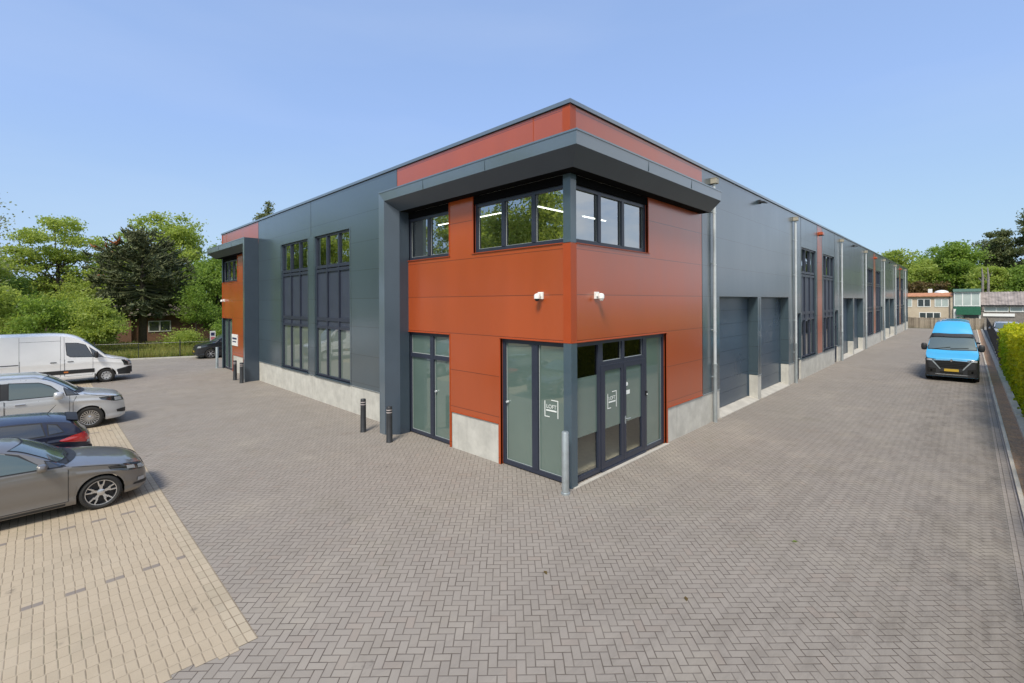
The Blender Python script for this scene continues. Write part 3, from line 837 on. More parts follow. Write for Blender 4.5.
# signs
M['print'] = simple('dark blue print', (0.03, 0.035, 0.10), 0.5)
M['redprint'] = simple('faded red print', (0.55, 0.18, 0.2), 0.5)
t = empty('wall_sign', (-.012, 24.36, 1.86), 0, 'white rectangular sign with two dark lines on the far red tower', 'sign')
b = MB(); b.box(-.012, .010, -.56, .56, -.32, .34); b.build('board', M['white'], t)
b = MB(); b.box(-.015, -.012, -.42, .42, .04, .15); b.box(-.015, -.012, -.30, .40, -.12, -.05); b.build('print', M['print'], t)
t = empty('parking_sign', (1.75, 37.1, -.3), 0, 'small white and red sign on a post behind the dark car', 'sign')
b = MB(); b.tube([(0, 0, -.1), (0, 0, 2.0)], .03, 8); b.build('post', M['galv'], t)
b = MB(); b.box(-.19, .19, -.045, -.03, 1.2, 2.1); b.build('board', M['white'], t)
b = MB(); b.box(-.13, .13, -.048, -.0455, 1.72, 1.98); b.build('symbol', M['print'], t)
b = MB(); b.box(-.15, .15, -.048, -.0455, 1.4, 1.64); b.build('band', M['redprint'], t)
t = empty('window_notice', (.21, 14.25, 5.62), 0, 'white notice with dark lines hanging behind an upper pane', 'sign')
b = MB(); b.box(0, .01, -.24, .24, 0, .62); b.build('board', M['white'], t)
b = MB(); b.box(-.003, -.0005, -.18, .18, .36, .42); b.box(-.003, -.0005, -.16, .18, .2, .25); b.build('print', M['print'], t)
# ------------------------------------------------------------------ vehicles
def pch(pts):
    xs = np.array([p[0] for p in pts], float); ys = np.array([p[1] for p in pts], float)
    h = np.diff(xs); d = np.diff(ys) / h; m = np.zeros(len(xs))
    m[0], m[-1] = d[0], d[-1]
    for i in range(1, len(xs) - 1):
        if d[i - 1] * d[i] > 0:
            w1, w2 = 2 * h[i] + h[i - 1], h[i] + 2 * h[i - 1]
            m[i] = (w1 + w2) / (w1 / d[i - 1] + w2 / d[i])
    def f(x):
        x = min(max(x, xs[0]), xs[-1]); i = min(int(np.searchsorted(xs, x, 'right')) - 1, len(h) - 1)
        t = (x - xs[i]) / h[i]
        return float((1 + 2 * t) * (1 - t) ** 2 * ys[i] + t * (1 - t) ** 2 * h[i] * m[i] + t * t * (3 - 2 * t) * ys[i + 1] + t * t * (t - 1) * h[i] * m[i + 1])
    return f

def paint(name, c, metallic=0.0, rough=0.35):
    t = NT(name)
    fl = t.noise(t.obj(), 900, 1); dst = t.noise(t.obj(), 1.4, 5, 0.65)
    col = t.mix(t.ramp(dst, 0.35, 0.7, 0, 0.14), c, tuple(0.6 * x + 0.06 for x in c))
    t.principled(col, t.ramp(dst, 0.3, 0.7, rough - .04, rough + .1), metallic, t.bump(fl, 0.03, 0.001), coat=0.8, coat_rough=0.04)
    return t.mat
M['cgrey'] = paint('taupe metallic paint', (0.205, 0.192, 0.180), 0.55, 0.30)
M['csilver'] = paint('silver paint', (0.56, 0.57, 0.585), 0.35, 0.28)
M['cwhite'] = paint('white van paint', (0.88, 0.88, 0.88), 0.0, 0.35)
M['cblue'] = paint('navy paint', (0.010, 0.014, 0.038), 0.3, 0.28)
M['cblack'] = paint('anthracite paint', (0.022, 0.025, 0.030), 0.4, 0.28)
M['csky'] = paint('sky blue paint', (0.045, 0.36, 0.66), 0.0, 0.32)
M['cglass'] = car_glass('tinted car glass', (0.055, 0.085, 0.085))
M['cglass_d'] = car_glass('privacy glass', (0.012, 0.016, 0.024))
M['wscreen'] = car_glass('windscreen glass', (0.075, 0.105, 0.105))
M['tyre'] = simple('tyre rubber', (0.022, 0.021, 0.020), 0.8, bump=.2)
M['plastic'] = simple('black bumper plastic', (0.022, 0.023, 0.026), 0.55)
M['under'] = simple('underbody', (0.008, 0.008, 0.008), 0.9)
M['rim'] = simple('machined alloy', (0.55, 0.55, 0.56), 0.28, 0.8, var=0.05)
M['rimdark'] = simple('dark alloy', (0.03, 0.03, 0.033), 0.4, 0.4)
M['chrome'] = simple('chrome', (0.7, 0.7, 0.72), 0.12, 1.0, var=0.02)
M['lamp'] = car_glass('lamp lens', (0.34, 0.36, 0.38))
M['lampdark'] = car_glass('dark lamp lens', (0.008, 0.009, 0.011))
M['redlamp'] = car_glass('red lamp lens', (0.52, 0.012, 0.014))
M['amber'] = car_glass('amber lens', (0.6, 0.16, 0.01))
M['plate'] = simple('yellow number plate', (0.50, 0.33, 0.04), 0.5, var=.05)

class Car:
    def __init__(c, name, loc, rz, label, cat, spec, paintm, group=None, lower=None):
        c.s = spec; c.L = spec['L']; c.p = paintm
        c.root = empty(name, loc, rz, label, cat, group)
        c.top, c.belt, c.wb, c.sill = pch(spec['top']), pch(spec['belt']), pch(spec['wb']), pch(spec['sill'])
        c.body(lower)
    def X(c, xf): return c.L / 2 - xf
    def section(c, xf, cut=True):
        s = c.s
        zt = c.top(xf); zb = min(c.belt(xf), zt - .02); w = c.wb(xf); z0 = c.sill(xf)
        if cut:
            for xw in s['axles']:
                dx = abs(xf - xw)
                if dx < s['arch']: z0 = max(z0, s['wr'] + math.sqrt(max(0, s['arch'] ** 2 - dx * dx)))
        z0 = min(z0, zb - .03)
        cr = min(s['crown'], (zt - zb) * .7); zr = zt - cr
        pts = []
        nb = 18
        zl = c.sill(xf)
        for k in range(nb):
            z = z0 + (zb - z0) * k / (nb - 1); u = min(1.0, (z - zl) / max(.05, zb - zl))
            f = 1 - s['tuck'] * (1 - u) ** 2.2 - .022 * max(0, u - .6) / .4 + .016 * math.exp(-((u - .80) / .05) ** 2) - .010 * math.exp(-((u - .60) / .12) ** 2) + .020 * math.exp(-((u - .10) / .07) ** 2) - .006 * math.exp(-((u - .24) / .05) ** 2)
            pts.append((w * f, z))
        wbt = pts[-1][0]; wr = wbt - s['tumble'] * (zr - zb)
        for k in range(1, 9):
            q = k / 8; z = zb + (zr - zb) * q
            pts.append((wbt + (wr - wbt) * (q ** 1.15), z))
        e = s.get('edge', 2.4)
        for k in range(1, 11):
            q = k / 10; yy = wr * (1 - q)
            pts.append((yy, zr + cr * (1 - (1 - q) ** e)))
        return pts
    def body(c, lower):
        s = c.s
        xs = set(np.linspace(0, c.L, 64).tolist()) | {0.015, .03, .06, .09, .13, c.L - .015, c.L - .03, c.L - .06, c.L - .1}
        for xw in s['axles']:
            for k in range(25): xs.add(xw - s['arch'] * math.cos(PI * k / 24))
            xs |= {xw - s['arch'] - .004, xw + s['arch'] + .004}
        xs = sorted(x for x in xs if 0 <= x <= c.L)
        vs, fs, ms = [], [], []
        n = None
        for x in xs:
            h = c.section(x); full = [(-y, z) for y, z in h[:-1]] + [h[-1]] + [(y, z) for y, z in reversed(h[:-1])]
            n = len(full)
            vs += [(c.X(x), y, z) for y, z in full]
        lowz = lower or -1
        for i in range(len(xs) - 1):
            for k in range(n):
                k2 = (k + 1) % n
                f = (i * n + k, i * n + k2, (i + 1) * n + k2, (i + 1) * n + k)
                fs.append(f); mz = sum(vs[q][2] for q in f) / 4
                ms.append(1 if k == n - 1 else 0)
        fs.append(tuple(range(n))); ms.append(0); fs.append(tuple((len(xs) - 1) * n + k for k in range(n))); ms.append(0)
        b = MB(); b.v, b.f, b.m = vs, fs, ms
        c.bodyo = b.build('body', [c.p, M['under']], c.root, smooth=True)
        c.bvh = BVHTree.FromPolygons([Vector(v) for v in vs], fs)
    def cast(c, p, d, off):
        d = Vector(d).normalized(); o = Vector(p) - d * 4
        h, nn, _, _ = c.bvh.ray_cast(o, d)
        if h is None:
            h, nn, _, _ = c.bvh.find_nearest(Vector(p))
        if nn.dot(d) > 0: nn = -nn
        return h + nn * off
    def patch(c, b, lo, hi, d, off, mi=0, n=14, m=6):
        """lo, hi: polylines of 3-D points; the ruled patch between them is laid on the body"""
        def samp(pl, t):
            pl = [Vector(p) for p in pl]; ls = [(q - p).length for p, q in zip(pl[:-1], pl[1:])]; T = sum(ls) * t
            for k, l in enumerate(ls):
                if T <= l or k == len(ls) - 1: return pl[k].lerp(pl[k + 1], min(1, T / max(l, 1e-6)))
                T -= l
        g = []
        for i in range(n + 1):
            a, z = samp(lo, i / n), samp(hi, i / n)
            g.append([c.cast(a.lerp(z, j / m), d, off) for j in range(m + 1)])
        b.grid(g, mi)
    def side(c, pts, sgn): return [(c.X(x), sgn * 2, z) for x, z in pts]
    def side_patch(c, name, lo, hi, mat, off=.006, seal=.022, sides=(-1, 1), parent=None, n=16, m=7, sealmat='dark'):
        outs = []
        for sg in sides:
            b = MB(); d = (0, -sg, 0)
            if seal:
                cx = sum(p[0] for p in lo + hi) / len(lo + hi)
                def ex(pl, dz): return [(x + math.copysign(seal, x - cx) * (1 if k in (0, len(pl) - 1) else 0), z + dz) for k, (x, z) in enumerate(pl)]
                c.patch(b, c.side(ex(lo, -seal), sg), c.side(ex(hi, seal), sg), d, off * .5, 1, n, m)
            c.patch(b, c.side(lo, sg), c.side(hi, sg), d, off, 0, n, m)
            outs.append(b.build(name, [M[mat] if isinstance(mat, str) else mat, M[sealmat]], parent or c.root, smooth='all', fix=False))
        return outs
    def seam(c, b, pts, sg, w=.009, off=.003, mi=0):
        pts = [Vector(p) for p in pts]
        for p, q in zip(pts[:-1], pts[1:]):
            dv = (q - p); nrm = Vector((-dv[1], dv[0])).normalized() * w * .5 if len(dv) == 2 else None
            k = max(2, int(dv.length / .06)); g = []
            for i in range(k + 1):
                m = p.lerp(q, i / k)
                g.append([c.cast((c.X(m[0] + nrm[0] * e), sg * 2, m[1] + nrm[1] * e), (0, -sg, 0), off) for e in (-1, 1)])
            b.grid(g, mi)
    def door(c, x0, x1, z0, z1, handle=None, top=None, hm=None):
        for sg in (-1, 1):
            b = MB()
            t0 = top or [(x0, z1), (x1, z1)]
            c.patch(b, c.side([(x0, z0), (x1, z0)], sg), c.side(t0, sg), (0, -sg, 0), .0035, 0, 12, 10)
            for ln in ([(x0, z0), (x1, z0)], [(x0, z0), t0[0]], [(x1, z0), t0[-1]]): c.seam(b, ln, sg, .009, .0055, 1)
            o = b.build('door', [c.p, M['dark']], c.root, smooth='all', fix=False)
            if handle:
                p = c.cast((c.X(handle[0]), sg * 2, handle[1]), (0, -sg, 0), .0); b = MB()
                b.box(p.x - .11, p.x + .11, min(p.y, p.y + sg * .035), max(p.y, p.y + sg * .035), p.z - .016, p.z + .018)
                b.build('handle', hm or c.p, o, bevel=.01)
    def wheels(c, style, track=None):
        s = c.s; r = s['wr']
        proto = None
        for xw in s['axles']:
            for sg in (-1, 1):
                w = empty('wheel'); w.parent = c.root
                y = sg * (c.wb(xw) * .995 - .035)
                w.location = (c.X(xw), y, r); w.rotation_euler = (0, 0, 0 if sg < 0 else PI)
                if proto is None:
                    proto = c.wheel_parts(style, w)
                else:
                    for ch in proto:
                        q = ch.copy(); COL.objects.link(q); q.parent = w
        return
    def wheel_parts(c, style, w):
        s = c.s; r = s['wr']; ri = s['ri']; tw = s.get('tw', .2); outs = []
        # outer face of the wheel is at y = -.03 (outwards is -y)
        b = MB()
        b.lathe([(ri - .005, -.012), (ri + .01, -.028), (ri + .035, -.036), (r - .03, -.03), (r - .006, -.012), (r, .02), (r, tw - .03), (r - .02, tw), (ri, tw)], axis='y', n=48)
        outs.append(b.build('tyre', M['tyre'], w, smooth=True))
        b = MB()
        b.lathe([(ri, -.014), (ri - .012, -.02), (ri - .024, -.006), (ri - .03, .06), (0, .07)], axis='y', n=48, mi=1)
        b.lathe([(ri, -.0145), (ri - .006, -.022), (ri - .016, -.02), (ri - .02, .0)], axis='y', n=48, mi=0)
        def spoke(a, r0, r1, w0, w1, y0, y1, mi=0):
            ca, sa = math.cos(a), math.sin(a)
            def pt(rr, tt, yy): return (rr * ca - tt * sa, yy, rr * sa + tt * ca)
            vs = [pt(r0, -w0, y0), pt(r0, w0, y0), pt(r1, w1, y1), pt(r1, -w1, y1), pt(r0, -w0, .055), pt(r0, w0, .055), pt(r1, w1, .055), pt(r1, -w1, .055)]
            b.add(vs, [(0, 1, 2, 3), (0, 4, 5, 1), (1, 5, 6, 2), (2, 6, 7, 3), (3, 7, 4, 0)], mi)
        if style == 'y5':
            for k in range(5):
                a = 2 * PI * k / 5 + .3
                for e in (-1, 1):
                    spoke(a + e * .12, .05, ri * .62, .013, .012, .006, -.005)
                    spoke(a + e * .215, ri * .52, ri - .012, .012, .010, -.003, -.014)
        elif style == 'multi':
            for k in range(20): spoke(2 * PI * k / 20, .06, ri - .014, .010, .013, .0, -.012)
        elif style == 'steel':
            b.lathe([(ri - .02, -.008), (ri * .8, -.02), (ri * .45, .01), (0, .005)], axis='y', n=40, mi=2)
            for k in range(8):
                a = 2 * PI * k / 8; b.lathe([(0, -.0225), (.024, -.0225)], (ri * .72 * math.cos(a), 0, ri * .72 * math.sin(a)), 'y', 10, 3)
        else:
            for k in range(6): spoke(2 * PI * k / 6, .05, ri - .014, .028, .022, .0, -.012)
        b.lathe([(0, -.012), (.035, -.010), (.06, .0), (.065, .03)], axis='y', n=20, mi=2 if style == 'steel' else 0)
        outs.append(b.build('rim', [M['rim'], M['rimdark'], simple('silver steel wheel', (0.5, 0.5, 0.5), .45, .3) if style == 'steel' else M['rim'], M['dark']], w, smooth=True))
        return outs
    def mirror(c, xf, z, out, mat, size=(.11, .11, .075), arm='plastic'):
        for sg in (-1, 1):
            base = c.cast((c.X(xf), sg * 2, z), (0, -sg, 0), 0)
            cx, cy, cz = base.x - .01, base.y + sg * out, z + .03
            b = MB(); n, m = 12, 8
            for i in range(m):
                pass
            prof = []
            vs, fs = [], []
            for i in range(m + 1):
                ph = PI * i / m
                for k in range(n):
                    th = 2 * PI * k / n
                    f = lambda v: math.copysign(abs(v) ** .65, v)
                    x_ = f(math.sin(ph) * math.cos(th)) * size[0] * (1.0 if math.cos(th) > 0 else .45)
                    vs.append((cx + x_, cy + f(math.sin(ph) * math.sin(th)) * size[1], cz + f(math.cos(ph)) * size[2]))
            for i in range(m):
                for k in range(n): fs.append((i * n + k, i * n + (k + 1) % n, (i + 1) * n + (k + 1) % n, (i + 1) * n + k))
            b.add(vs, fs)
            o = b.build('mirror', mat, c.root, smooth='all')
            b = MB(); b.tube([(base.x, base.y - sg * .02, z - .01), (cx, cy - sg * .04, cz - size[2] * .5)], [.035, .03], 8); b.build('arm', M[arm], o, smooth=True)
    def front_patch(c, name, lo, hi, mat, off=.006, d=(-1, 0, 0), n=14, m=5, parent=None, mats=None):
        b = MB(); c.patch(b, [(c.X(0), y, z) for y, z in lo], [(c.X(0), y, z) for y, z in hi], d, off, 0, n, m)
        return b.build(name, M[mat], parent or c.root, smooth='all', fix=False)
    def rear_patch(c, name, lo, hi, mat, off=.006, n=14, m=5, parent=None):
        b = MB(); c.patch(b, [(c.X(c.L), y, z) for y, z in lo], [(c.X(c.L), y, z) for y, z in hi], (1, 0, 0), off, 0, n, m)
        return b.build(name, M[mat], parent or c.root, smooth='all', fix=False)
    def top_patch(c, name, xf0, xf1, w0, w1, mat, off=.006, seal=.03, n=16, m=8, bow=0.0, parent=None):
        """windscreen or rear window: laid down from above between two stations"""
        b = MB()
        def row(xf, w): return [(c.X(xf + bow * ((abs(k - 8) / 8) ** 2)), -w + 2 * w * k / 16, 3) for k in range(17)]
        sgn = 1 if xf1 > xf0 else -1
        if seal: c.patch(b, row(xf0 - seal * sgn, w0 + seal), row(xf1 + seal * sgn, w1 + seal), (0, 0, -1), off * .5, 1, n, m)
        c.patch(b, row(xf0, w0), row(xf1, w1), (0, 0, -1), off, 0, n, m)
        return b.build(name, [M[mat], M['dark']], parent or c.root, smooth='all', fix=False)
    def arches(c, mat='plastic', w=.05, off=.006, rim=None):
        """wheel arch lips"""
        s = c.s
        for xw in s['axles']:
            for sg in (-1, 1):
                b = MB(); g = []
                for k in range(33):
                    a = PI * k / 32; ca, sa = math.cos(a), math.sin(a); rr = s['arch']
                    row = []
                    for q in (0.004, w):
                        row.append(c.cast((c.X(xw - ca * (rr + q)), sg * 2, max(s['wr'] + sa * (rr + q), c.sill(xw) + .03)), (0, -sg, 0), off))
                    row = [Vector((row[0].x, row[0].y - sg * .05, row[0].z)), row[0], row[1], Vector((row[1].x, row[1].y - sg * off, row[1].z))]
                    g.append(row)
                b.grid(g); b.build('wheel_arch', M[mat] if isinstance(mat, str) else mat, c.root, smooth=True, fix=False)
    def lamp(c, name, pts_lo, pts_hi, d, mat, off=.007, sides=(-1, 1), n=12, m=5):
        """lamp wrapped over a corner: 3-D points given for the +y side, laid on along d"""
        out = []
        for sg in sides:
            f = lambda p: (c.X(p[0]), sg * p[1], p[2])
            b = MB(); c.patch(b, [f(p) for p in pts_lo], [f(p) for p in pts_hi], (d[0], sg * d[1], d[2]), off, 0, n, m)
            out.append(b.build(name, M[mat], c.root, smooth='all', fix=False))
        return out
    def lower_band(c, name, x0, x1, z0f, z1f, mat, off=.005, sides=(-1, 1)):
        for sg in sides:
            b = MB()
            c.patch(b, c.side([(x0, z0f), (x1, z0f)], sg), c.side([(x0, z1f), (x1, z1f)], sg), (0, -sg, 0), off, 0, 20, 3)
            b.build(name, M[mat], c.root, smooth='all', fix=False)

HATCH = dict(L=4.06, wr=.322, ri=.243, arch=.358, axles=(.735, 3.30), crown=.085, tumble=.46, tuck=.07, edge=2.6,
    top=[(0, .50), (.02, .60), (.07, .68), (.2, .765), (.5, .855), (.9, .935), (1.16, .985), (1.55, 1.23), (1.88, 1.395), (2.15, 1.445), (2.6, 1.46), (3.2, 1.425), (3.6, 1.355), (3.72, 1.30), (3.92, 1.0), (4.02, .86), (4.05, .70), (4.06, .52)],
    belt=[(0, .47), (.05, .60), (.2, .70), (.5, .80), (.9, .885), (1.3, .925), (2.4, .955), (3.3, .985), (3.75, .98), (3.95, .88), (4.06, .50)],
    wb=[(0, .50), (.03, .585), (.1, .675), (.25, .765), (.5, .83), (.85, .862), (1.4, .872), (2.7, .872), (3.4, .862), (3.75, .81), (3.95, .73), (4.06, .62)],
    sill=[(0, .24), (.15, .20), (.5, .19), (1.3, .20), (3.0, .20), (3.7, .22), (4.06, .30)])
MPV = dict(L=5.1, wr=.345, ri=.235, arch=.385, axles=(.91, 4.1), crown=.10, tumble=.23, tuck=.06, edge=3.0,
    top=[(0, .58), (.02, .74), (.07, .86), (.2, .97), (.5, 1.06), (.85, 1.12), (1.05, 1.17), (1.5, 1.49), (1.88, 1.72), (2.15, 1.79), (2.7, 1.82), (3.6, 1.815), (4.6, 1.79), (4.85, 1.72), (5.0, 1.35), (5.08, .9), (5.1, .55)],
    belt=[(0, .55), (.06, .78), (.2, .9), (.5, 1.0), (.9, 1.07), (1.3, 1.10), (4.8, 1.13), (5.0, 1.0), (5.1, .53)],
    wb=[(0, .62), (.03, .70), (.1, .78), (.25, .865), (.5, .925), (.9, .955), (1.6, .964), (4.3, .964), (4.8, .93), (5.0, .88), (5.1, .8)],
    sill=[(0, .27), (.2, .22), (1.0, .21), (4.5, .23), (5.1, .32)])
SPRINT = dict(L=6.2, wr=.345, ri=.215, arch=.40, axles=(1.05, 4.72), crown=.12, tumble=.145, tuck=.04, edge=3.4,
    top=[(0, .70), (.02, .92), (.07, 1.03), (.3, 1.13), (.62, 1.22), (.90, 1.33), (1.3, 1.70), (1.72, 2.10), (1.95, 2.28), (2.2, 2.42), (2.6, 2.53), (3.2, 2.575), (4.6, 2.58), (6.0, 2.55), (6.15, 2.48), (6.2, 2.3)],
    belt=[(0, .67), (.07, .92), (.3, 1.05), (.7, 1.15), (1.1, 1.24), (1.5, 1.28), (6.0, 1.30), (6.2, 1.30)],
    wb=[(0, .68), (.03, .75), (.1, .83), (.3, .925), (.7, .975), (1.2, .992), (5.9, .992), (6.2, .97)],
    sill=[(0, .36), (.2, .30), (1.0, .30), (6.2, .34)])
MASTER = dict(L=5.6, wr=.34, ri=.21, arch=.40, axles=(.86, 4.5), crown=.10, tumble=.235, tuck=.035, edge=3.2,
    top=[(0, .86), (.015, 1.08), (.05, 1.16), (.25, 1.25), (.55, 1.36), (.72, 1.46), (1.0, 1.80), (1.28, 2.10), (1.42, 2.22), (1.74, 2.62), (2.0, 2.84), (2.15, 2.89), (3.0, 2.91), (5.4, 2.93), (5.55, 2.88), (5.6, 2.6)],
    belt=[(0, .80), (.05, 1.06), (.25, 1.18), (.6, 1.28), (1.0, 1.36), (1.5, 1.38), (5.6, 1.38)],
    wb=[(0, .80), (.03, .86), (.1, .905), (.3, .955), (.7, .98), (1.2, .985), (5.3, .985), (5.6, .96)],
    sill=[(0, .24), (.2, .22), (1.0, .27), (5.6, .32)])

# --- grey hatchback, front in view
def hatch(name, loc, rz, label, paintm, style, rear=False, cat='car'):
    c = Car(name, loc, rz, label, cat, HATCH, paintm)
    c.top_patch('windscreen', 1.20, 1.80, .70, .575, 'wscreen', bow=.16)
    b = MB()
    def rowc(xf, w): return [(c.X(xf + .16 * ((abs(k - 8) / 8) ** 2)), -w + 2 * w * k / 16, 3) for k in range(17)]
    c.patch(b, rowc(1.06, .72), rowc(1.17, .72), (0, 0, -1), .008, 0, 16, 2); b.build('cowl', M['plastic'], c.root, smooth='all', fix=False)
    b = MB()
    for y0, y1 in ((-.1, .45), (-.6, -.05)):
        q0, q1 = c.cast((c.X(1.19), y0, 3), (0, 0, -1), .02), c.cast((c.X(1.25), y1, 3), (0, 0, -1), .02); b.tube([q0, q1], .008, 6)
    split_build(b, 'wiper', M['dark'], c.root)
    c.side_patch('side_window', [(1.50, .985), (2.40, 1.005)], [(1.86, 1.255), (2.06, 1.335), (2.40, 1.362)], 'cglass')
    c.side_patch('door_pillar', [(2.42, 1.0), (2.47, 1.0)], [(2.42, 1.36), (2.47, 1.36)], 'plastic', seal=0, n=3)
    c.side_patch('side_window', [(2.48, 1.005), (3.25, 1.03)], [(2.48, 1.345), (3.18, 1.305)], 'cglass_d')
    c.side_patch('quarter_window', [(1.24, .97), (1.45, .98)], [(1.40, 1.055), (1.50, 1.10)], 'cglass_d', n=6, m=3)
    c.side_patch('quarter_window', [(3.32, 1.04), (3.56, 1.06)], [(3.30, 1.27), (3.44, 1.23)], 'cglass_d', n=6, m=4)
    c.door(1.20, 2.44, .29, .945, (2.22, .84)); c.door(2.46, 3.18, .34, .965, (3.05, .86), top=[(2.46, .955), (3.30, .975)])
    c.lower_band('sill_trim', 1.24, 3.0, .215, .255, 'plastic')
    for sg in (-1, 1):
        b = MB()
        c.seam(b, [(.34, .765), (.7, .845), (1.15, .925)], sg, .008, .004)
        b.build('panel_gap', M['dark'], c.root, fix=False)
    c.arches(paintm, .03, .010)
    c.mirror(1.56, 1.0, .13, paintm, (.10, .115, .07))
    c.lamp('headlight', [(.02, .48, .585), (.10, .70, .60), (.34, .8, .645), (.58, .85, .735)], [(.05, .46, .685), (.14, .68, .735), (.36, .78, .785), (.62, .84, .80)], (-.75, -.66, 0), 'lampdark')
    c.lamp('headlight_projector', [(.07, .58, .615), (.15, .71, .63)], [(.09, .58, .68), (.18, .70, .70)], (-.75, -.66, 0), 'lamp', .011, n=5, m=3)
    c.lamp('headlight_projector', [(.20, .74, .65), (.32, .8, .675)], [(.22, .74, .72), (.34, .79, .745)], (-.75, -.66, 0), 'lamp', .011, n=5, m=3)
    c.lamp('fog_light', [(.06, .60, .36), (.16, .71, .37)], [(.06, .60, .43), (.16, .71, .44)], (-.75, -.66, 0), 'lamp', .012, n=6, m=3)
    c.lamp('air_intake', [(.0, .46, .27), (.06, .62, .29), (.2, .76, .31)], [(.0, .46, .335), (.06, .62, .35), (.2, .75, .345)], (-.75, -.66, 0), 'plastic', .007)
    c.front_patch('grille', [(-.47, .575), (0, .565), (.47, .575)], [(-.46, .625), (0, .635), (.46, .625)], 'plastic')
    c.front_patch('air_intake', [(-.45, .28), (.45, .28)], [(-.42, .42), (.42, .42)], 'plastic')
    c.front_patch('number_plate', [(-.26, .44), (.26, .44)], [(-.26, .545), (.26, .545)], 'plate', .012)
    c.front_patch('badge', [(-.05, .60), (.05, .60)], [(-.05, .69), (.05, .69)], 'chrome', .012, n=4, m=3)
    # rear
    b = MB(); c.patch(b, [(c.X(3.95), -.55 + .11 * k, 3) for k in range(11)], [(c.X(3.76), -.50 + .10 * k, 3) for k in range(11)], (0, 0, -1), .006, 0, 14, 5); b.build('rear_window', M['cglass_d'], c.root, smooth='all', fix=False)
    b = MB(); g = []
    for k in range(13):
        y = -.55 + 1.1 * k / 12; p = c.cast((c.X(3.62), y, 3), (0, 0, -1), .012); q = p + Vector((-.20, 0, -.015 - .03 * (abs(y) / .55) ** 2)); g.append([p, q + Vector((0, 0, .0)), q + Vector((0, 0, -.035)), p + Vector((-.07, 0, -.06))])
    b.grid(g); b.build('spoiler', M['dark'] if rear else paintm, c.root, smooth=True)
    c.lamp('tail_light', [(3.50, .86, .84), (3.72, .80, .77), (3.92, .70, .72), (4.0, .58, .70)], [(3.50, .86, .86), (3.72, .80, .94), (3.90, .68, .97), (3.98, .56, .93)], (.55, -.83, 0), 'redlamp', .012)
    c.lamp('reverse_light', [(3.94, .69, .70), (4.0, .58, .69)], [(3.94, .69, .755), (4.0, .58, .75)], (.6, -.8, 0), 'lamp', .016, n=4, m=2)
    c.lamp('bumper_trim', [(3.74, .82, .40), (3.95, .73, .42), (4.05, .5, .42)], [(3.74, .82, .56), (3.95, .73, .60), (4.05, .5, .60)], (.7, -.7, 0), 'plastic', .02)
    c.rear_patch('number_plate', [(-.26, .72), (.26, .72)], [(-.26, .83), (.26, .83)], 'plate', .012)
    c.wheels(style)
    b = MB(); b.tube([(c.X(3.3), 0, 1.43), (c.X(3.45), 0, 1.62)], [.012, .004], 6); b.build('aerial', M['dark'], c.root)
    return c
hatch('hatchback_car', (-6.40 - 2.03, 6.86, 0), 0, 'taupe grey hatchback with bright split-spoke alloy wheels, nearest in the parking bays', M['cgrey'], 'y5')
hatch('hatchback_car', (-7.08 - 2.03, 9.98, 0), PI, 'navy blue hatchback parked nose-in with red tail light towards the lane', M['cblue'], 'six', rear=True).root.scale = (1, 1, .935)

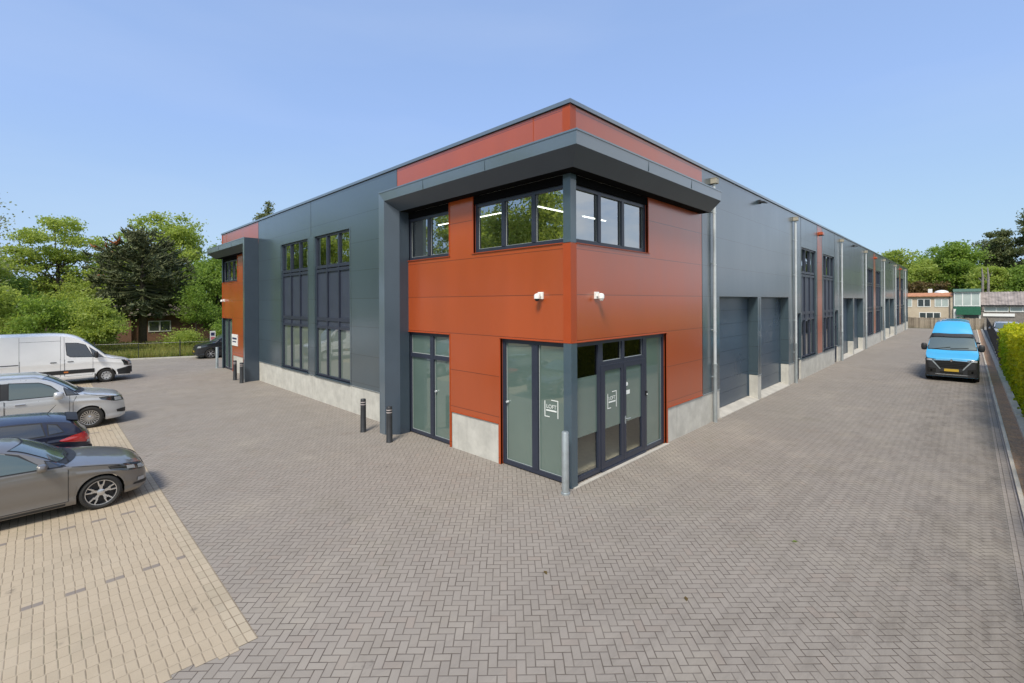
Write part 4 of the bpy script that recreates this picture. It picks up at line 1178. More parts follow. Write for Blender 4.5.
# --- people carrier
def mpv(name, loc, rz, label, paintm, style='multi', glassm='cglass'):
    c = Car(name, loc, rz, label, 'van', MPV, paintm)
    c.top_patch('windscreen', 1.10, 1.82, .80, .70, 'wscreen', bow=.17)
    b = MB()
    def rowc(xf, w): return [(c.X(xf + .17 * ((abs(k - 8) / 8) ** 2)), -w + 2 * w * k / 16, 3) for k in range(17)]
    c.patch(b, rowc(.99, .82), rowc(1.09, .82), (0, 0, -1), .008, 0, 16, 2); b.build('cowl', M['plastic'], c.root, smooth='all', fix=False)
    b = MB()
    for y0, y1 in ((-.15, .5), (-.72, -.1)):
        b.tube([c.cast((c.X(1.1), y0, 3), (0, 0, -1), .02), c.cast((c.X(1.16), y1, 3), (0, 0, -1), .02)], .009, 6)
    split_build(b, 'wiper', M['dark'], c.root)
    c.side_patch('side_window', [(1.50, 1.16), (2.68, 1.175)], [(1.82, 1.46), (2.04, 1.58), (2.68, 1.635)], glassm)
    c.side_patch('door_pillar', [(2.70, 1.165), (2.84, 1.17)], [(2.70, 1.645), (2.84, 1.645)], 'plastic', seal=0, n=4)
    c.side_patch('quarter_window', [(1.16, 1.13), (1.44, 1.15)], [(1.36, 1.29), (1.52, 1.40)], 'cglass_d', n=6, m=4)
    c.side_patch('side_window', [(2.86, 1.185), (3.85, 1.19)], [(2.86, 1.63), (3.85, 1.62)], 'cglass_d')
    c.side_patch('side_window', [(3.96, 1.19), (4.72, 1.19)], [(3.96, 1.62), (4.62, 1.60)], 'cglass_d')
    c.door(1.38, 2.76, .33, 1.115, (2.45, 1.0), hm=M['chrome']); c.door(2.78, 3.95, .33, 1.13, (3.0, 1.0), hm=M['chrome'])
    c.lower_band('rubbing_strip', 1.4, 3.9, .60, .625, 'rimdark'); c.lower_band('sill_trim', 1.32, 3.7, .235, .30, 'plastic')
    c.arches(paintm, .035, .012)
    c.mirror(1.66, 1.15, .17, paintm, (.17, .15, .115))
    for sg in (-1, 1):
        b = MB(); c.seam(b, [(1.30, .40), (1.30, .9), (1.22, 1.08)], sg, .011, .004); c.seam(b, [(.34, .93), (.7, 1.03), (1.05, 1.12)], sg, .009, .004); b.build('panel_gap', M['dark'], c.root, fix=False)
        b = MB(); pts = [c.cast((c.X(x), sg * .70, 4), (0, 0, -1), .05 if 2.1 < x < 4.4 else 0) for x in (1.98, 2.15, 3.3, 4.35, 4.55)]; b.tube(pts, [.018] * 5, 8); b.build('roof_rail', M['galv'], c.root, smooth=True)
    c.lamp('headlight', [(.04, .50, .76), (.14, .76, .77), (.36, .86, .79), (.66, .92, .89)], [(.09, .50, .90), (.2, .72, .935), (.38, .84, .955), (.70, .92, .965)], (-.75, -.66, 0), 'lampdark')
    c.lamp('headlight_projector', [(.15, .75, .79), (.32, .85, .81)], [(.19, .73, .90), (.34, .84, .92)], (-.75, -.66, 0), 'lamp', .012, n=5, m=3)
    c.lamp('air_intake', [(.03, .55, .37), (.1, .76, .38), (.22, .84, .41)], [(.03, .55, .50), (.1, .76, .51), (.24, .85, .49)], (-.75, -.66, 0), 'plastic', .008)
    c.front_patch('grille', [(-.48, .62), (.48, .62)], [(-.5, .86), (.5, .86)], 'plastic')
    c.front_patch('grille_bar', [(-.48, .70), (.48, .70)], [(-.49, .74), (.49, .74)], 'chrome', .014)
    c.front_patch('grille_bar', [(-.48, .78), (.48, .78)], [(-.49, .82), (.49, .82)], 'chrome', .014)
    c.front_patch('badge', [(-.09, .69), (.09, .69)], [(-.09, .85), (.09, .85)], 'chrome', .022, n=4, m=3)
    c.front_patch('number_plate', [(-.26, .46), (.26, .46)], [(-.26, .57), (.26, .57)], 'plate', .012)
    c.front_patch('air_intake', [(-.5, .33), (.5, .33)], [(-.5, .44), (.5, .44)], 'plastic')
    c.rear_patch('rear_window', [(-.72, 1.2), (.72, 1.2)], [(-.62, 1.68), (.62, 1.68)], 'cglass_d', .008)
    c.lamp('tail_light', [(5.0, .86, .75), (5.06, .74, .75)], [(4.9, .82, 1.25), (5.0, .70, 1.25)], (.7, -.7, 0), 'redlamp', .012)
    c.wheels(style)
    return c
mpv('people_carrier', (-5.93 - 2.55, 15.07, 0), 0, 'silver people carrier with roof rails and many-spoked wheels parked beside the white van', M['csilver'])

# --- white panel van
def sprinter(loc, rz, label):
    c = Car('panel_van', loc, rz, label, 'van', SPRINT, M['cwhite'])
    c.top_patch('windscreen', .96, 1.72, .80, .74, 'wscreen', bow=.16)
    c.side_patch('side_window', [(1.54, 1.34), (2.38, 1.40), (2.50, 1.52)], [(1.84, 1.94), (2.10, 2.05), (2.54, 2.08)], 'cglass_d', n=12)
    c.side_patch('side_window', [(1.16, 1.32), (1.51, 1.33)], [(1.48, 1.66), (1.68, 1.84)], 'cglass_d', n=8)
    c.door(1.56, 2.58, .46, 1.30, (2.38, 1.17), hm=M['plastic']); c.door(2.74, 4.1, .46, 1.32, (2.98, 1.17), hm=M['plastic'])
    for sg in (-1, 1):
        b = MB()
        for pl in ([(2.60, .46), (2.60, 2.42)], [(2.73, 1.3), (2.73, 2.42)], [(4.12, .46), (4.12, 2.42)], [(2.73, 2.2), (4.12, 2.2)], [(.3, 1.09), (.7, 1.18), (1.2, 1.28)]): c.seam(b, pl, sg, .010, .004)
        b.build('panel_gap', M['dark'], c.root, fix=False)
        b = MB(); c.patch(b, c.side([(4.14, 1.14), (5.7, 1.14)], sg), c.side([(4.14, 1.18), (5.7, 1.18)], sg), (0, -sg, 0), .012, 0, 16, 2); b.build('door_rail', M['plastic'], c.root, fix=False)
    c.lower_band('rubbing_strip', 1.50, 4.2, .57, .76, 'plastic', .012); c.lower_band('rubbing_strip', 5.2, 6.0, .60, .75, 'plastic', .012)
    for sg in (-1, 1):
        b = MB(); c.patch(b, c.side([(2.46, .63), (2.62, .63)], sg), c.side([(2.46, .70), (2.62, .70)], sg), (0, -sg, 0), .016, 0, 4, 2); b.build('side_marker', M['amber'], c.root, fix=False)
    c.arches(M['cwhite'], .06, .014)
    c.lamp('bumper', [(0, .0, .33), (.03, .6, .33), (.15, .85, .33), (.55, .98, .36)], [(0, .0, .70), (.03, .6, .72), (.15, .85, .74), (.60, .98, .62)], (-.8, -.6, 0), 'plastic', .012, n=18)
    c.lamp('headlight', [(.03, .56, .78), (.1, .80, .78), (.34, .92, .80)], [(.10, .54, .99), (.2, .76, 1.06), (.46, .93, 1.10)], (-.75, -.66, 0), 'lampdark', .01)
    c.lamp('headlight_projector', [(.08, .70, .83), (.2, .84, .85)], [(.13, .68, .95), (.25, .82, .99)], (-.75, -.66, 0), 'lamp', .015, n=5, m=3)
    c.front_patch('grille', [(-.5, .70), (.5, .70)], [(-.5, .98), (.5, .98)], 'plastic', .012)
    c.front_patch('number_plate', [(-.26, .45), (.26, .45)], [(-.26, .56), (.26, .56)], 'plate', .03)
    c.mirror(1.44, 1.42, .17, M['plastic'], (.10, .12, .17))
    b = MB()
    for sg in (-1, 1):
        b.box(c.X(1.50), c.X(1.46), sg * .93 - .13, sg * .93 + .03, .14, .50)
    split_build(b, 'mudflap', M['dark'], c.root)
    c.wheels('steel')
    return c
sprinter((-4.52 - 3.1, 26.45, 0), 0, 'long white high-roof panel van with black rubbing strip at the end of the bays')

# --- sky blue van on the lane
def master(loc, rz, label):
    c = Car('high_roof_van', loc, rz, label, 'van', MASTER, M['csky'])
    c.top_patch('windscreen', .765, 1.26, .875, .80, 'wscreen', bow=.10)
    def rowc(xf, w, z=4): return [(c.X(xf + .10 * ((abs(k - 8) / 8) ** 2)), -w + 2 * w * k / 16, z) for k in range(17)]
    b = MB(); c.patch(b, rowc(1.27, .84), rowc(1.44, .85), (0, 0, -1), .05, 0, 16, 3); c.patch(b, rowc(1.26, .85), rowc(1.28, .85), (0, 0, -1), .02, 0, 16, 1); b.build('sun_visor', M['plastic'], c.root, smooth='all', fix=False)
    c.side_patch('side_window', [(1.30, 1.48), (2.10, 1.50)], [(1.52, 2.0), (2.10, 2.05)], 'cglass_d')
    c.side_patch('side_window', [(1.02, 1.46), (1.22, 1.47)], [(1.20, 1.65), (1.32, 1.82)], 'cglass_d', n=6, m=4)
    c.door(1.22, 2.18, .48, 1.42, (1.98, 1.2), hm=M['plastic'])
    c.lower_band('rubbing_strip', 1.32, 4.0, .58, .74, 'plastic', .012)
    c.arches('plastic', .07, .012)
    # dark lower face
    c.lamp('bumper', [(0, 0, .25), (.03, .5, .25), (.1, .80, .25), (.46, .985, .28)], [(0, 0, 1.03), (.04, .5, 1.02), (.12, .84, .98), (.46, .985, .98)], (-.85, -.52, 0), 'plastic', .012, n=24, m=8)
    c.front_patch('grille', [(-.40, .68), (0, .67), (.40, .68)], [(-.60, 1.0), (0, 1.04), (.60, 1.0)], 'under', .018)
    for z in (.74, .82, .90, .97):
        w = .40 + (z - .68) * .58; c.front_patch('grille_bar', [(-w, z), (w, z)], [(-w, z + .022), (w, z + .022)], 'rimdark', .028, n=12, m=1)
    c.front_patch('grille_trim', [(-.64, 1.015), (0, 1.05), (.64, 1.015)], [(-.64, 1.035), (0, 1.07), (.64, 1.035)], 'chrome', .026, m=2)
    b = MB()
    for sg in (-1, 1):
        c.patch(b, [(c.X(0), sg * .38, .60), (c.X(0), sg * .44, .70), (c.X(0), sg * .66, 1.0)], [(c.X(0), sg * .43, .60), (c.X(0), sg * .485, .69), (c.X(0), sg * .71, .985)], (-1, 0, 0), .028, 0, 10, 2)
    split_build(b, 'grille_trim', M['galv'], c.root)
    for sg in (-1, 1):
        b = MB(); c.patch(b, [(c.X(0), sg * .56, .40), (c.X(0), sg * .82, .42)], [(c.X(0), sg * .56, .62), (c.X(0), sg * .84, .66)], (-1, 0, 0), .02, 0, 8, 3); b.build('air_intake', M['under'], c.root, fix=False)
    c.front_patch('bumper_trim', [(-.55, .34), (.55, .34)], [(-.6, .37), (.6, .37)], 'rim', .022, m=2)
    c.front_patch('air_intake', [(-.4, .40), (.4, .40)], [(-.42, .50), (.42, .50)], 'under', .018, m=2)
    c.lamp('headlight', [(.02, .56, 1.0), (.06, .74, .96), (.2, .93, .96)], [(.05, .54, 1.075), (.10, .74, 1.10), (.36, .955, 1.13)], (-.85, -.52, 0), 'lampdark', .022)
    c.lamp('headlight_projector', [(.06, .66, 1.0), (.12, .84, .99)], [(.08, .66, 1.06), (.15, .84, 1.08)], (-.85, -.52, 0), 'lamp', .028, n=5, m=3)
    c.lamp('fog_light', [(.05, .66, .47), (.12, .80, .49)], [(.05, .66, .55), (.12, .80, .57)], (-.85, -.52, 0), 'under', .02, n=5, m=2)
    b = MB(); b.lathe([(0, .004), (.05, .004), (.075, .0)], (0, 0, 0), 'x', 4); o = b.build('badge', M['chrome'], c.root); o.location = c.cast((c.X(0), 0, 1.04), (-1, 0, 0), .03); o.scale = (1, .8, 1.05)
    p = c.cast((c.X(0), 0, .57), (-1, 0, 0), .04)
    b = MB(); b.box(p.x - .01, p.x, -.26, .26, .51, .63); o = b.build('number_plate', M['plate'], c.root)
    c.mirror(1.26, 1.56, .13, M['plastic'], (.10, .12, .18))
    b = MB()
    for y0, y1 in ((-.05, .6), (-.7, -.05)): b.tube([c.cast((c.X(.80), y0, 4), (0, 0, -1), .03), c.cast((c.X(.86), y1, 4), (0, 0, -1), .03)], .012, 6)
    split_build(b, 'wiper', M['dark'], c.root)
    c.wheels('steel')
    return c
master((23.15 + 2.8, -5.45, 0), PI, 'bright blue high-roof van facing the camera on the access lane')

# --- other vehicles
mpv('parked_car', (-.1 + 2.55, 34.0, 0), PI - .06, 'dark people carrier half hidden behind the far red tower', M['cblack'], 'six')
hatch('parked_car', (36.5, -5.55, 0), 0, 'dark car with amber-red light hidden behind the blue van', M['cblack'], 'six', rear=True)
mpv('parked_van', (59.0, -8.70, 0), PI, 'silver van seen over the hedge behind the dark mesh fence', M['csilver'], 'six')
mpv('parked_van', (50.0, -10.0, 0), PI, 'white van at the edge of the photo above the yellow hedge', M['cwhite'], 'six')
# ------------------------------------------------------------------ vegetation
M['timber'] = simple('dark grey timber', (0.20, 0.18, 0.16), .85, var=.3)
M['bark'] = simple('grey brown bark', (0.10, 0.08, 0.06), 0.9, bump=.4, var=.3)
M['leaf_light'] = leafmat('light green leaves', (0.18, 0.265, 0.05), (0.46, 0.53, 0.14), .55)
M['leaf_mid'] = leafmat('mid green leaves', (0.11, 0.195, 0.035), (0.33, 0.45, 0.10), .55)
M['leaf_dark'] = leafmat('dark green leaves', (0.035, 0.085, 0.016), (0.12, 0.20, 0.04), .4)
M['leaf_pine'] = leafmat('pine needles', (0.075, 0.105, 0.045), (0.22, 0.24, 0.11), .4)
M['leaf_arau'] = leafmat('monkey puzzle scales', (0.032, 0.056, 0.024), (0.19, 0.20, 0.095), .15)
M['leaf_birch'] = leafmat('pale birch leaves', (0.20, 0.24, 0.13), (0.34, 0.38, 0.22), .5)
M['leaf_hedge'] = leafmat('yellow green hedge leaves', (0.20, 0.31, 0.015), (0.70, 0.66, 0.035), .55)
M['leaf_hedge_d'] = leafmat('green hedge leaves', (0.16, 0.28, 0.015), (0.56, 0.58, 0.035), .55)
M['leaf_brown'] = leafmat('copper brown leaves', (0.075, 0.052, 0.022), (0.19, 0.135, 0.05), .3)
M['leaf_rust'] = leafmat('rust tips', (0.25, 0.07, 0.02), (0.42, 0.14, 0.04), .2)
M['blade'] = leafmat('grass blades', (0.13, 0.20, 0.03), (0.40, 0.36, 0.12), .45)

def leaves(name, centres, size, mat, parent, rng, flat=.0, aspect=.62):
    """one pointed leaf face per centre"""
    n = len(centres); c = np.asarray(centres, float)
    nv = rng.normal(size=(n, 3)); nv[:, 2] = np.abs(nv[:, 2]) + flat; nv /= np.linalg.norm(nv, axis=1)[:, None]
    a = np.cross(nv, rng.normal(size=(n, 3))); a /= np.linalg.norm(a, axis=1)[:, None] + 1e-9
    b = np.cross(nv, a); s = (size * rng.uniform(.6, 1.35, n))[:, None]
    v = np.stack([c + a * s, c + b * s * aspect + nv * s * .12, c - a * s, c - b * s * aspect + nv * s * .12], 1).reshape(-1, 3)
    me = bpy.data.meshes.new(name)
    me.vertices.add(4 * n); me.vertices.foreach_set('co', v.ravel())
    me.loops.add(4 * n); me.loops.foreach_set('vertex_index', np.arange(4 * n, dtype=np.int32))
    me.polygons.add(n); me.polygons.foreach_set('loop_start', np.arange(0, 4 * n, 4, dtype=np.int32)); me.polygons.foreach_set('loop_total', np.full(n, 4, dtype=np.int32))
    me.materials.append(mat); me.update(calc_edges=True)
    o = bpy.data.objects.new(name, me); COL.objects.link(o)
    if parent: o.parent = parent
    return o

def tree(name, loc, label, cat, lobes, mat, seed, clumps=90, per=70, leaf=.17, trunk_h=None, trunk_r=.16, sig=.42, group=None, flat=.0, squash=.6, lean=(0, 0), limbs=14):
    rng = np.random.default_rng(seed); leaf *= .70; per = int(per * 1.9)
    t = empty(name, loc, 0, label, cat, group)
    vols = np.array([l[3] * l[4] * l[5] for l in lobes]) ** .8; vols /= vols.sum()
    cc = []
    for l, f in zip(lobes, vols):
        k = max(2, int(round(clumps * f)))
        d = rng.normal(size=(k, 3)); d /= np.linalg.norm(d, axis=1)[:, None]
        r = rng.uniform(.05, 1, k) ** .42
        cc.append(np.array(l[:3]) + d * r[:, None] * np.array(l[3:6]))
    cc = np.concatenate(cc)
    pts = []
    for c in cc:
        k = int(per * rng.uniform(.45, 1.5)); s = sig * rng.uniform(.6, 1.3)
        q = rng.normal(size=(k, 3)) * np.array([s, s, s * squash]) + c
        pts.append(q)
    pts = np.concatenate(pts); pts = pts[pts[:, 2] > .15]
    leaves('crown', pts, leaf, mat, t, rng, flat)
    zlow = min(l[2] - l[5] for l in lobes); th = trunk_h or max(1.0, np.mean([l[2] for l in lobes]))
    b = MB(); top = Vector((lean[0], lean[1], th))
    tp = [Vector((0, 0, -.2)), Vector((lean[0] * .1 + .04, .03, th * .3)), Vector((lean[0] * .5, lean[1] * .5, th * .65)), top]
    b.tube(tp, [trunk_r * 1.2, trunk_r, trunk_r * .8, trunk_r * .5], 8)
    for k in rng.permutation(len(cc))[:limbs]:
        c = Vector(cc[k]); f = min(.95, max(.25, rng.uniform(.35, .9)))
        s0 = tp[1].lerp(top, f); mid = s0.lerp(c, .5) + Vector((0, 0, -.25))
        b.tube([s0, mid, c], [trunk_r * .45, trunk_r * .28, trunk_r * .08], 5, cap=False)
    b.build('trunk', M['bark'], t, smooth='all', fix=False)
    return t

def ball(h, r, z0, rng=None, n=7, seed=0, top=.62):
    """lobes of an uneven broad crown of height h, radius r, starting at z0"""
    g = np.random.default_rng(seed); out = [(0, 0, z0 + (h - z0) * .5, r * .7, r * .7, (h - z0) * .46)]
    for k in range(n):
        a = 2 * PI * k / n + g.uniform(-.4, .4); zz = z0 + (h - z0) * g.uniform(.18, .8); q = 1 - abs((zz - z0) / (h - z0) - .4) * .9
        out.append((r * .55 * q * math.cos(a), r * .55 * q * math.sin(a), zz, r * g.uniform(.3, .5), r * g.uniform(.3, .5), (h - z0) * g.uniform(.12, .2)))
    out.append((g.uniform(-.2, .2) * r, g.uniform(-.2, .2) * r, h - (h - z0) * .13, r * .35, r * .35, (h - z0) * .13))
    return out
# trees beyond the rear fence
G1 = 'trees and shrubs beyond the rear fence'
tree('locust_tree', (-6.6, 61.5, 0), 'tall airy light green tree with layered open crown at the left', 'tree', [(0, 0, 12.3, 2.0, 2.0, .9), (-1.8, 0, 10.8, 2.2, 2.2, .6), (2.2, -.5, 10.6, 2.4, 2.2, .6), (.3, 0, 9.2, 3.4, 3.0, .7), (-2.6, -.5, 7.8, 2.6, 2.6, .8), (2.6, 0, 7.4, 2.6, 2.4, .8), (0, 0, 5.8, 4.2, 3.6, 1.1), (3.6, -.5, 9.0, 1.4, 1.4, .4), (-3.6, 0, 9.4, 1.2, 1.2, .4)], M['leaf_light'], 21, clumps=190, per=62, leaf=.17, trunk_h=9.5, trunk_r=.2, sig=.46, squash=.5, limbs=34, group=G1)
tree('broadleaf_tree', (-12.5, 58.0, 0), 'light green bushy tree at the extreme left above the white van', 'tree', ball(9.5, 4.4, 1.0, seed=2), M['leaf_light'], 22, clumps=110, per=90, leaf=.18, group=G1)
tree('broadleaf_tree', (-10.5, 47.5, 0), 'rounded light green shrub above the roof of the white van', 'shrub', ball(5.6, 3.4, .3, seed=3), M['leaf_light'], 23, clumps=80, per=90, leaf=.15, trunk_r=.1, group=G1)
tree('broadleaf_tree', (-5.6, 50.5, 0), 'mid green shrub between the airy tree and the monkey puzzle', 'shrub', ball(5.2, 3.3, .3, seed=4), M['leaf_light'], 24, clumps=80, per=90, leaf=.15, trunk_r=.1, group=G1)
tree('broadleaf_tree', (-7.6, 45.5, 0), 'low dense green shrub just over the white van cab', 'shrub', ball(4.4, 2.9, .2, seed=5), M['leaf_mid'], 25, clumps=70, per=90, leaf=.14, trunk_r=.1, group=G1)
tree('broadleaf_tree', (-4.9, 43.4, 0), 'feathery yellow green shrub leaning behind the wire fence', 'shrub', ball(4.6, 2.1, .5, seed=6), M['leaf_light'], 26, clumps=75, per=80, leaf=.13, trunk_r=.09, squash=.45, group=G1)
tree('dark_yew', (-9.2, 51.0, 0), 'small dark evergreen deep among the light shrubs', 'tree', [(0, 0, 3.4, 1.0, 1.0, 2.2), (0, 0, 5.2, .5, .5, 1.2)], M['leaf_dark'], 27, clumps=40, per=80, leaf=.13, trunk_r=.1, group=G1)
tree('broadleaf_tree', (3.0, 68.5, 0), 'tall bright green tree rising behind the monkey puzzle', 'tree', ball(15.6, 6.6, 4, seed=8, n=9), M['leaf_light'], 28, clumps=170, per=75, leaf=.24, trunk_r=.28, sig=.55, group=G1)
tree('broadleaf_tree', (5.8, 52.5, 0), 'fresh green tree touching the far red tower', 'tree', ball(10.4, 4.0, .6, seed=9, n=9), M['leaf_mid'], 29, clumps=130, per=95, leaf=.17, group=G1)
tree('broadleaf_tree', (10.5, 62.0, 0), 'green tree half hidden by the far end of the building', 'tree', ball(12.8, 5.0, 1, seed=10, n=9), M['leaf_mid'], 30, clumps=130, per=90, leaf=.2, group=G1)
tree('sapling', (2.7, 47.6, 0), 'slender young tree in front of the brick cottage', 'tree', ball(6.2, 1.7, 1.6, seed=11, n=5), M['leaf_mid'], 31, clumps=46, per=50, leaf=.13, trunk_r=.07, group=G1)
tree('sapling', (4.6, 43.0, 0), 'low bright bush by the wire fence near the dark car', 'shrub', ball(2.6, 1.9, .1, seed=12, n=5), M['leaf_mid'], 32, clumps=46, per=80, leaf=.11, trunk_r=.05, group=G1)
tree('sapling', (1.2, 44.5, 0), 'low weedy bush below the cottage window', 'shrub', ball(1.5, 1.7, .0, seed=13, n=5), M['leaf_light'], 33, clumps=30, per=70, leaf=.11, trunk_r=.05, group=G1)
tree('broadleaf_tree', (-1.5, 72, 0), 'distant green tree behind the shrubs at the left', 'tree', ball(10, 6, .5, seed=14), M['leaf_mid'], 34, clumps=100, per=80, leaf=.26, sig=.6, group=G1)
tree('broadleaf_tree', (-16, 75, 0), 'distant green tree at the left picture edge', 'tree', ball(8.5, 6.5, .5, seed=15), M['leaf_mid'], 35, clumps=100, per=80, leaf=.26, sig=.6, group=G1)
tree('broadleaf_tree', (-9, 80, 0), 'distant low green tree closing the gap behind the airy tree', 'tree', ball(7.5, 7, .2, seed=16), M['leaf_mid'], 36, clumps=100, per=80, leaf=.28, sig=.6, group=G1)
tree('broadleaf_tree', (8, 82, 0), 'distant green tree deep behind the cottage', 'tree', ball(10, 7, .2, seed=17), M['leaf_dark'], 37, clumps=100, per=80, leaf=.28, sig=.6, group=G1)
tree('birch_tree', (-10.9, 24.5, 0), 'sparse pale birch twigs hanging in at the upper left edge', 'tree', [(0, 0, 7.4, 2.5, 2.3, 1.9), (.8, 0, 5.6, 1.7, 1.6, 1.3), (-1, 0, 6, 2, 2, 2)], M['leaf_birch'], 38, clumps=80, per=22, leaf=.08, trunk_h=8, trunk_r=.12, sig=.3, limbs=40, squash=1.4)
tree('conifer_tree', (16.2, 69.3, 0), 'pointed conifer top showing above the roof', 'tree', [(0, 0, 2 + 2 * k, 3.4 - .38 * k, 3.4 - .38 * k, .7) for k in range(8)] + [(0, 0, 18.2, .6, .6, 1.0), (0, 0, 17, 1.1, 1.1, .9), (0, 0, 18.6, .4, .4, .6), (-.3, 0, 16.2, 1.5, 1.5, .5)], M['leaf_pine'], 39, clumps=130, per=60, leaf=.22, trunk_h=18.5, trunk_r=.2, sig=.35, group=G1)
# row of trees beside the car park
rg = random.Random(9)
side = tree('broadleaf_tree', (-23, 22, 0), 'tall green tree standing beside the car park outside the picture', 'tree', ball(15.5, 5.2, 3, seed=18, n=9), M['leaf_light'], 40, clumps=120, per=44, leaf=.24, trunk_r=.28, sig=.6, group='tall trees beside the car park')
for x, y in ((-24, 33), (-22, 43), (-25, 13), (-26, 53), (-31, 38), (-30, 26), (-16.5, 51), (-20, 60), (-17, 66)):
    c = copy_tree(side); c.location = (x, y, 0); c.rotation_euler.z = rg.uniform(0, 6); s = rg.uniform(.88, 1.12); c.scale = (s, s, s)
# woodland behind the houses at the end of the lane
G2 = 'trees behind the far houses'
tree('broadleaf_tree', (118, 3.0, 0), 'rounded green tree nearest the building beyond the beige house', 'tree', ball(14.6, 6.0, 2, seed=31, n=9), M['leaf_light'], 51, clumps=130, per=70, leaf=.34, sig=.75, trunk_r=.3, group=G2)
tree('broadleaf_tree', (119, -4.4, 0), 'peaked green tree above the white framed shop', 'tree', ball(15.8, 4.8, 2, seed=32, n=9), M['leaf_mid'], 52, clumps=140, per=70, leaf=.34, sig=.7, trunk_r=.3, group=G2)
tree('broadleaf_tree', (112, -8.8, 0), 'yellow green low tree in front of the pines', 'tree', ball(10.6, 3.9, 1.5, seed=33, n=8), M['leaf_light'], 53, clumps=100, per=65, leaf=.28, sig=.6, squash=.4, trunk_r=.2, group=G2)
tree('broadleaf_tree', (113, -14.6, 0), 'bright green tree over the barn roof at the right edge', 'tree', ball(11.2, 5.4, 1, seed=34, n=9), M['leaf_mid'], 54, clumps=120, per=70, leaf=.3, sig=.65, trunk_r=.25, group=G2)
tree('pine_tree', (128, -10.2, 0), 'dark flat-topped pine left of the tallest pine', 'tree', [(0, 0, 16.9, 2.0, 2.0, 1.0), (0, 0, 14.4, 2.6, 2.4, 1.4), (0, 0, 12, 3, 3, 1.4), (-2.4, 0, 15.6, 2.2, 2, .6), (1.8, 1, 15.2, 2.2, 2, .7), (-1.5, 0, 13.2, 3.2, 3, .7), (1.5, 0, 11, 3.2, 3, .8), (0, 0, 8.5, 3.4, 3, 1)], M['leaf_pine'], 55, clumps=105, per=60, leaf=.3, trunk_h=16.2, trunk_r=.3, sig=.52, squash=.55, limbs=22, group=G2)
tree('pine_tree', (126, -15.4, 0), 'tallest dark pine at the right picture edge', 'tree', [(0, 0, 20.8, 1.6, 1.6, .9), (.8, 0, 19, 2.2, 2, .7), (-1.2, 0, 17.4, 2.4, 2, .7), (1.4, 0, 15.4, 3.0, 2.6, .8), (-1.6, 0, 13.2, 3.2, 3, .8), (.6, 0, 10.8, 3.6, 3.2, 1), (-.6, 0, 8, 3.8, 3.4, 1.4)], M['leaf_pine'], 56, clumps=150, per=60, leaf=.3, trunk_h=20, trunk_r=.35, sig=.55, squash=.6, limbs=26, group=G2)
tree('pine_tree', (130, -23, 0), 'dark pine beyond the right picture edge', 'tree', [(0, 0, 20, 3, 2.6, 1), (0, 0, 16, 4, 4, 1.6), (0, 0, 11, 4.4, 4.4, 2)], M['leaf_pine'], 57, clumps=100, per=60, leaf=.32, trunk_h=18, trunk_r=.35, sig=.6, group=G2)
tree('broadleaf_tree', (135, .8, 0), 'far green tree filling the skyline over the beige house', 'tree', ball(14.2, 7, 1, seed=35, n=9), M['leaf_mid'], 58, clumps=120, per=70, leaf=.38, sig=.8, group=G2)
tree('broadleaf_tree', (138, -9, 0), 'far dark green tree between the peaked tree and the pines', 'tree', ball(13.6, 8, 1, seed=36, n=9), M['leaf_dark'], 59, clumps=120, per=70, leaf=.38, sig=.8, group=G2)
tree('broadleaf_tree', (138, -22, 0), 'far dark green tree behind the tallest pine', 'tree', ball(14.5, 9, 1, seed=37, n=9), M['leaf_dark'], 60, clumps=120, per=70, leaf=.38, sig=.8, group=G2)
tree('copper_hedge_tree', (104, .8, 0), 'brown leaved clipped tree row above the orange roof', 'tree', [(0, -1.5, 5.2, 1.6, 3.2, 2.4), (0, 3, 5.3, 1.6, 3.2, 2.5), (0, 7, 5, 1.6, 3, 2.4)], M['leaf_brown'], 61, clumps=90, per=70, leaf=.26, sig=.5, group=G2)
for i, (y, lb) in enumerate(((-7.2, 'left bare pale trunk rising behind the barn roof'), (-7.85, 'right bare pale trunk rising behind the barn roof'))):
    t = empty('bare_trunk', (100, y - .5, 0), 0, lb, 'tree trunk', 'bare trunks behind the barn')
    b = MB(); b.tube([(0, 0, -.1), (.1, .05, 4), (0, 0, 7.6), (.1, .1, 9.2)], [.2, .17, .14, .06], 8); b.build('trunk', M['timber'], t, smooth=True)
    b = MB(); b.tube([(0, 0, 6.8), (.2, .5, 7.6)], [.06, .03], 6); b.tube([(0, 0, 7.6), (-.2, -.4, 8.4)], [.05, .02], 6); b.build('branch', M['timber'], t)
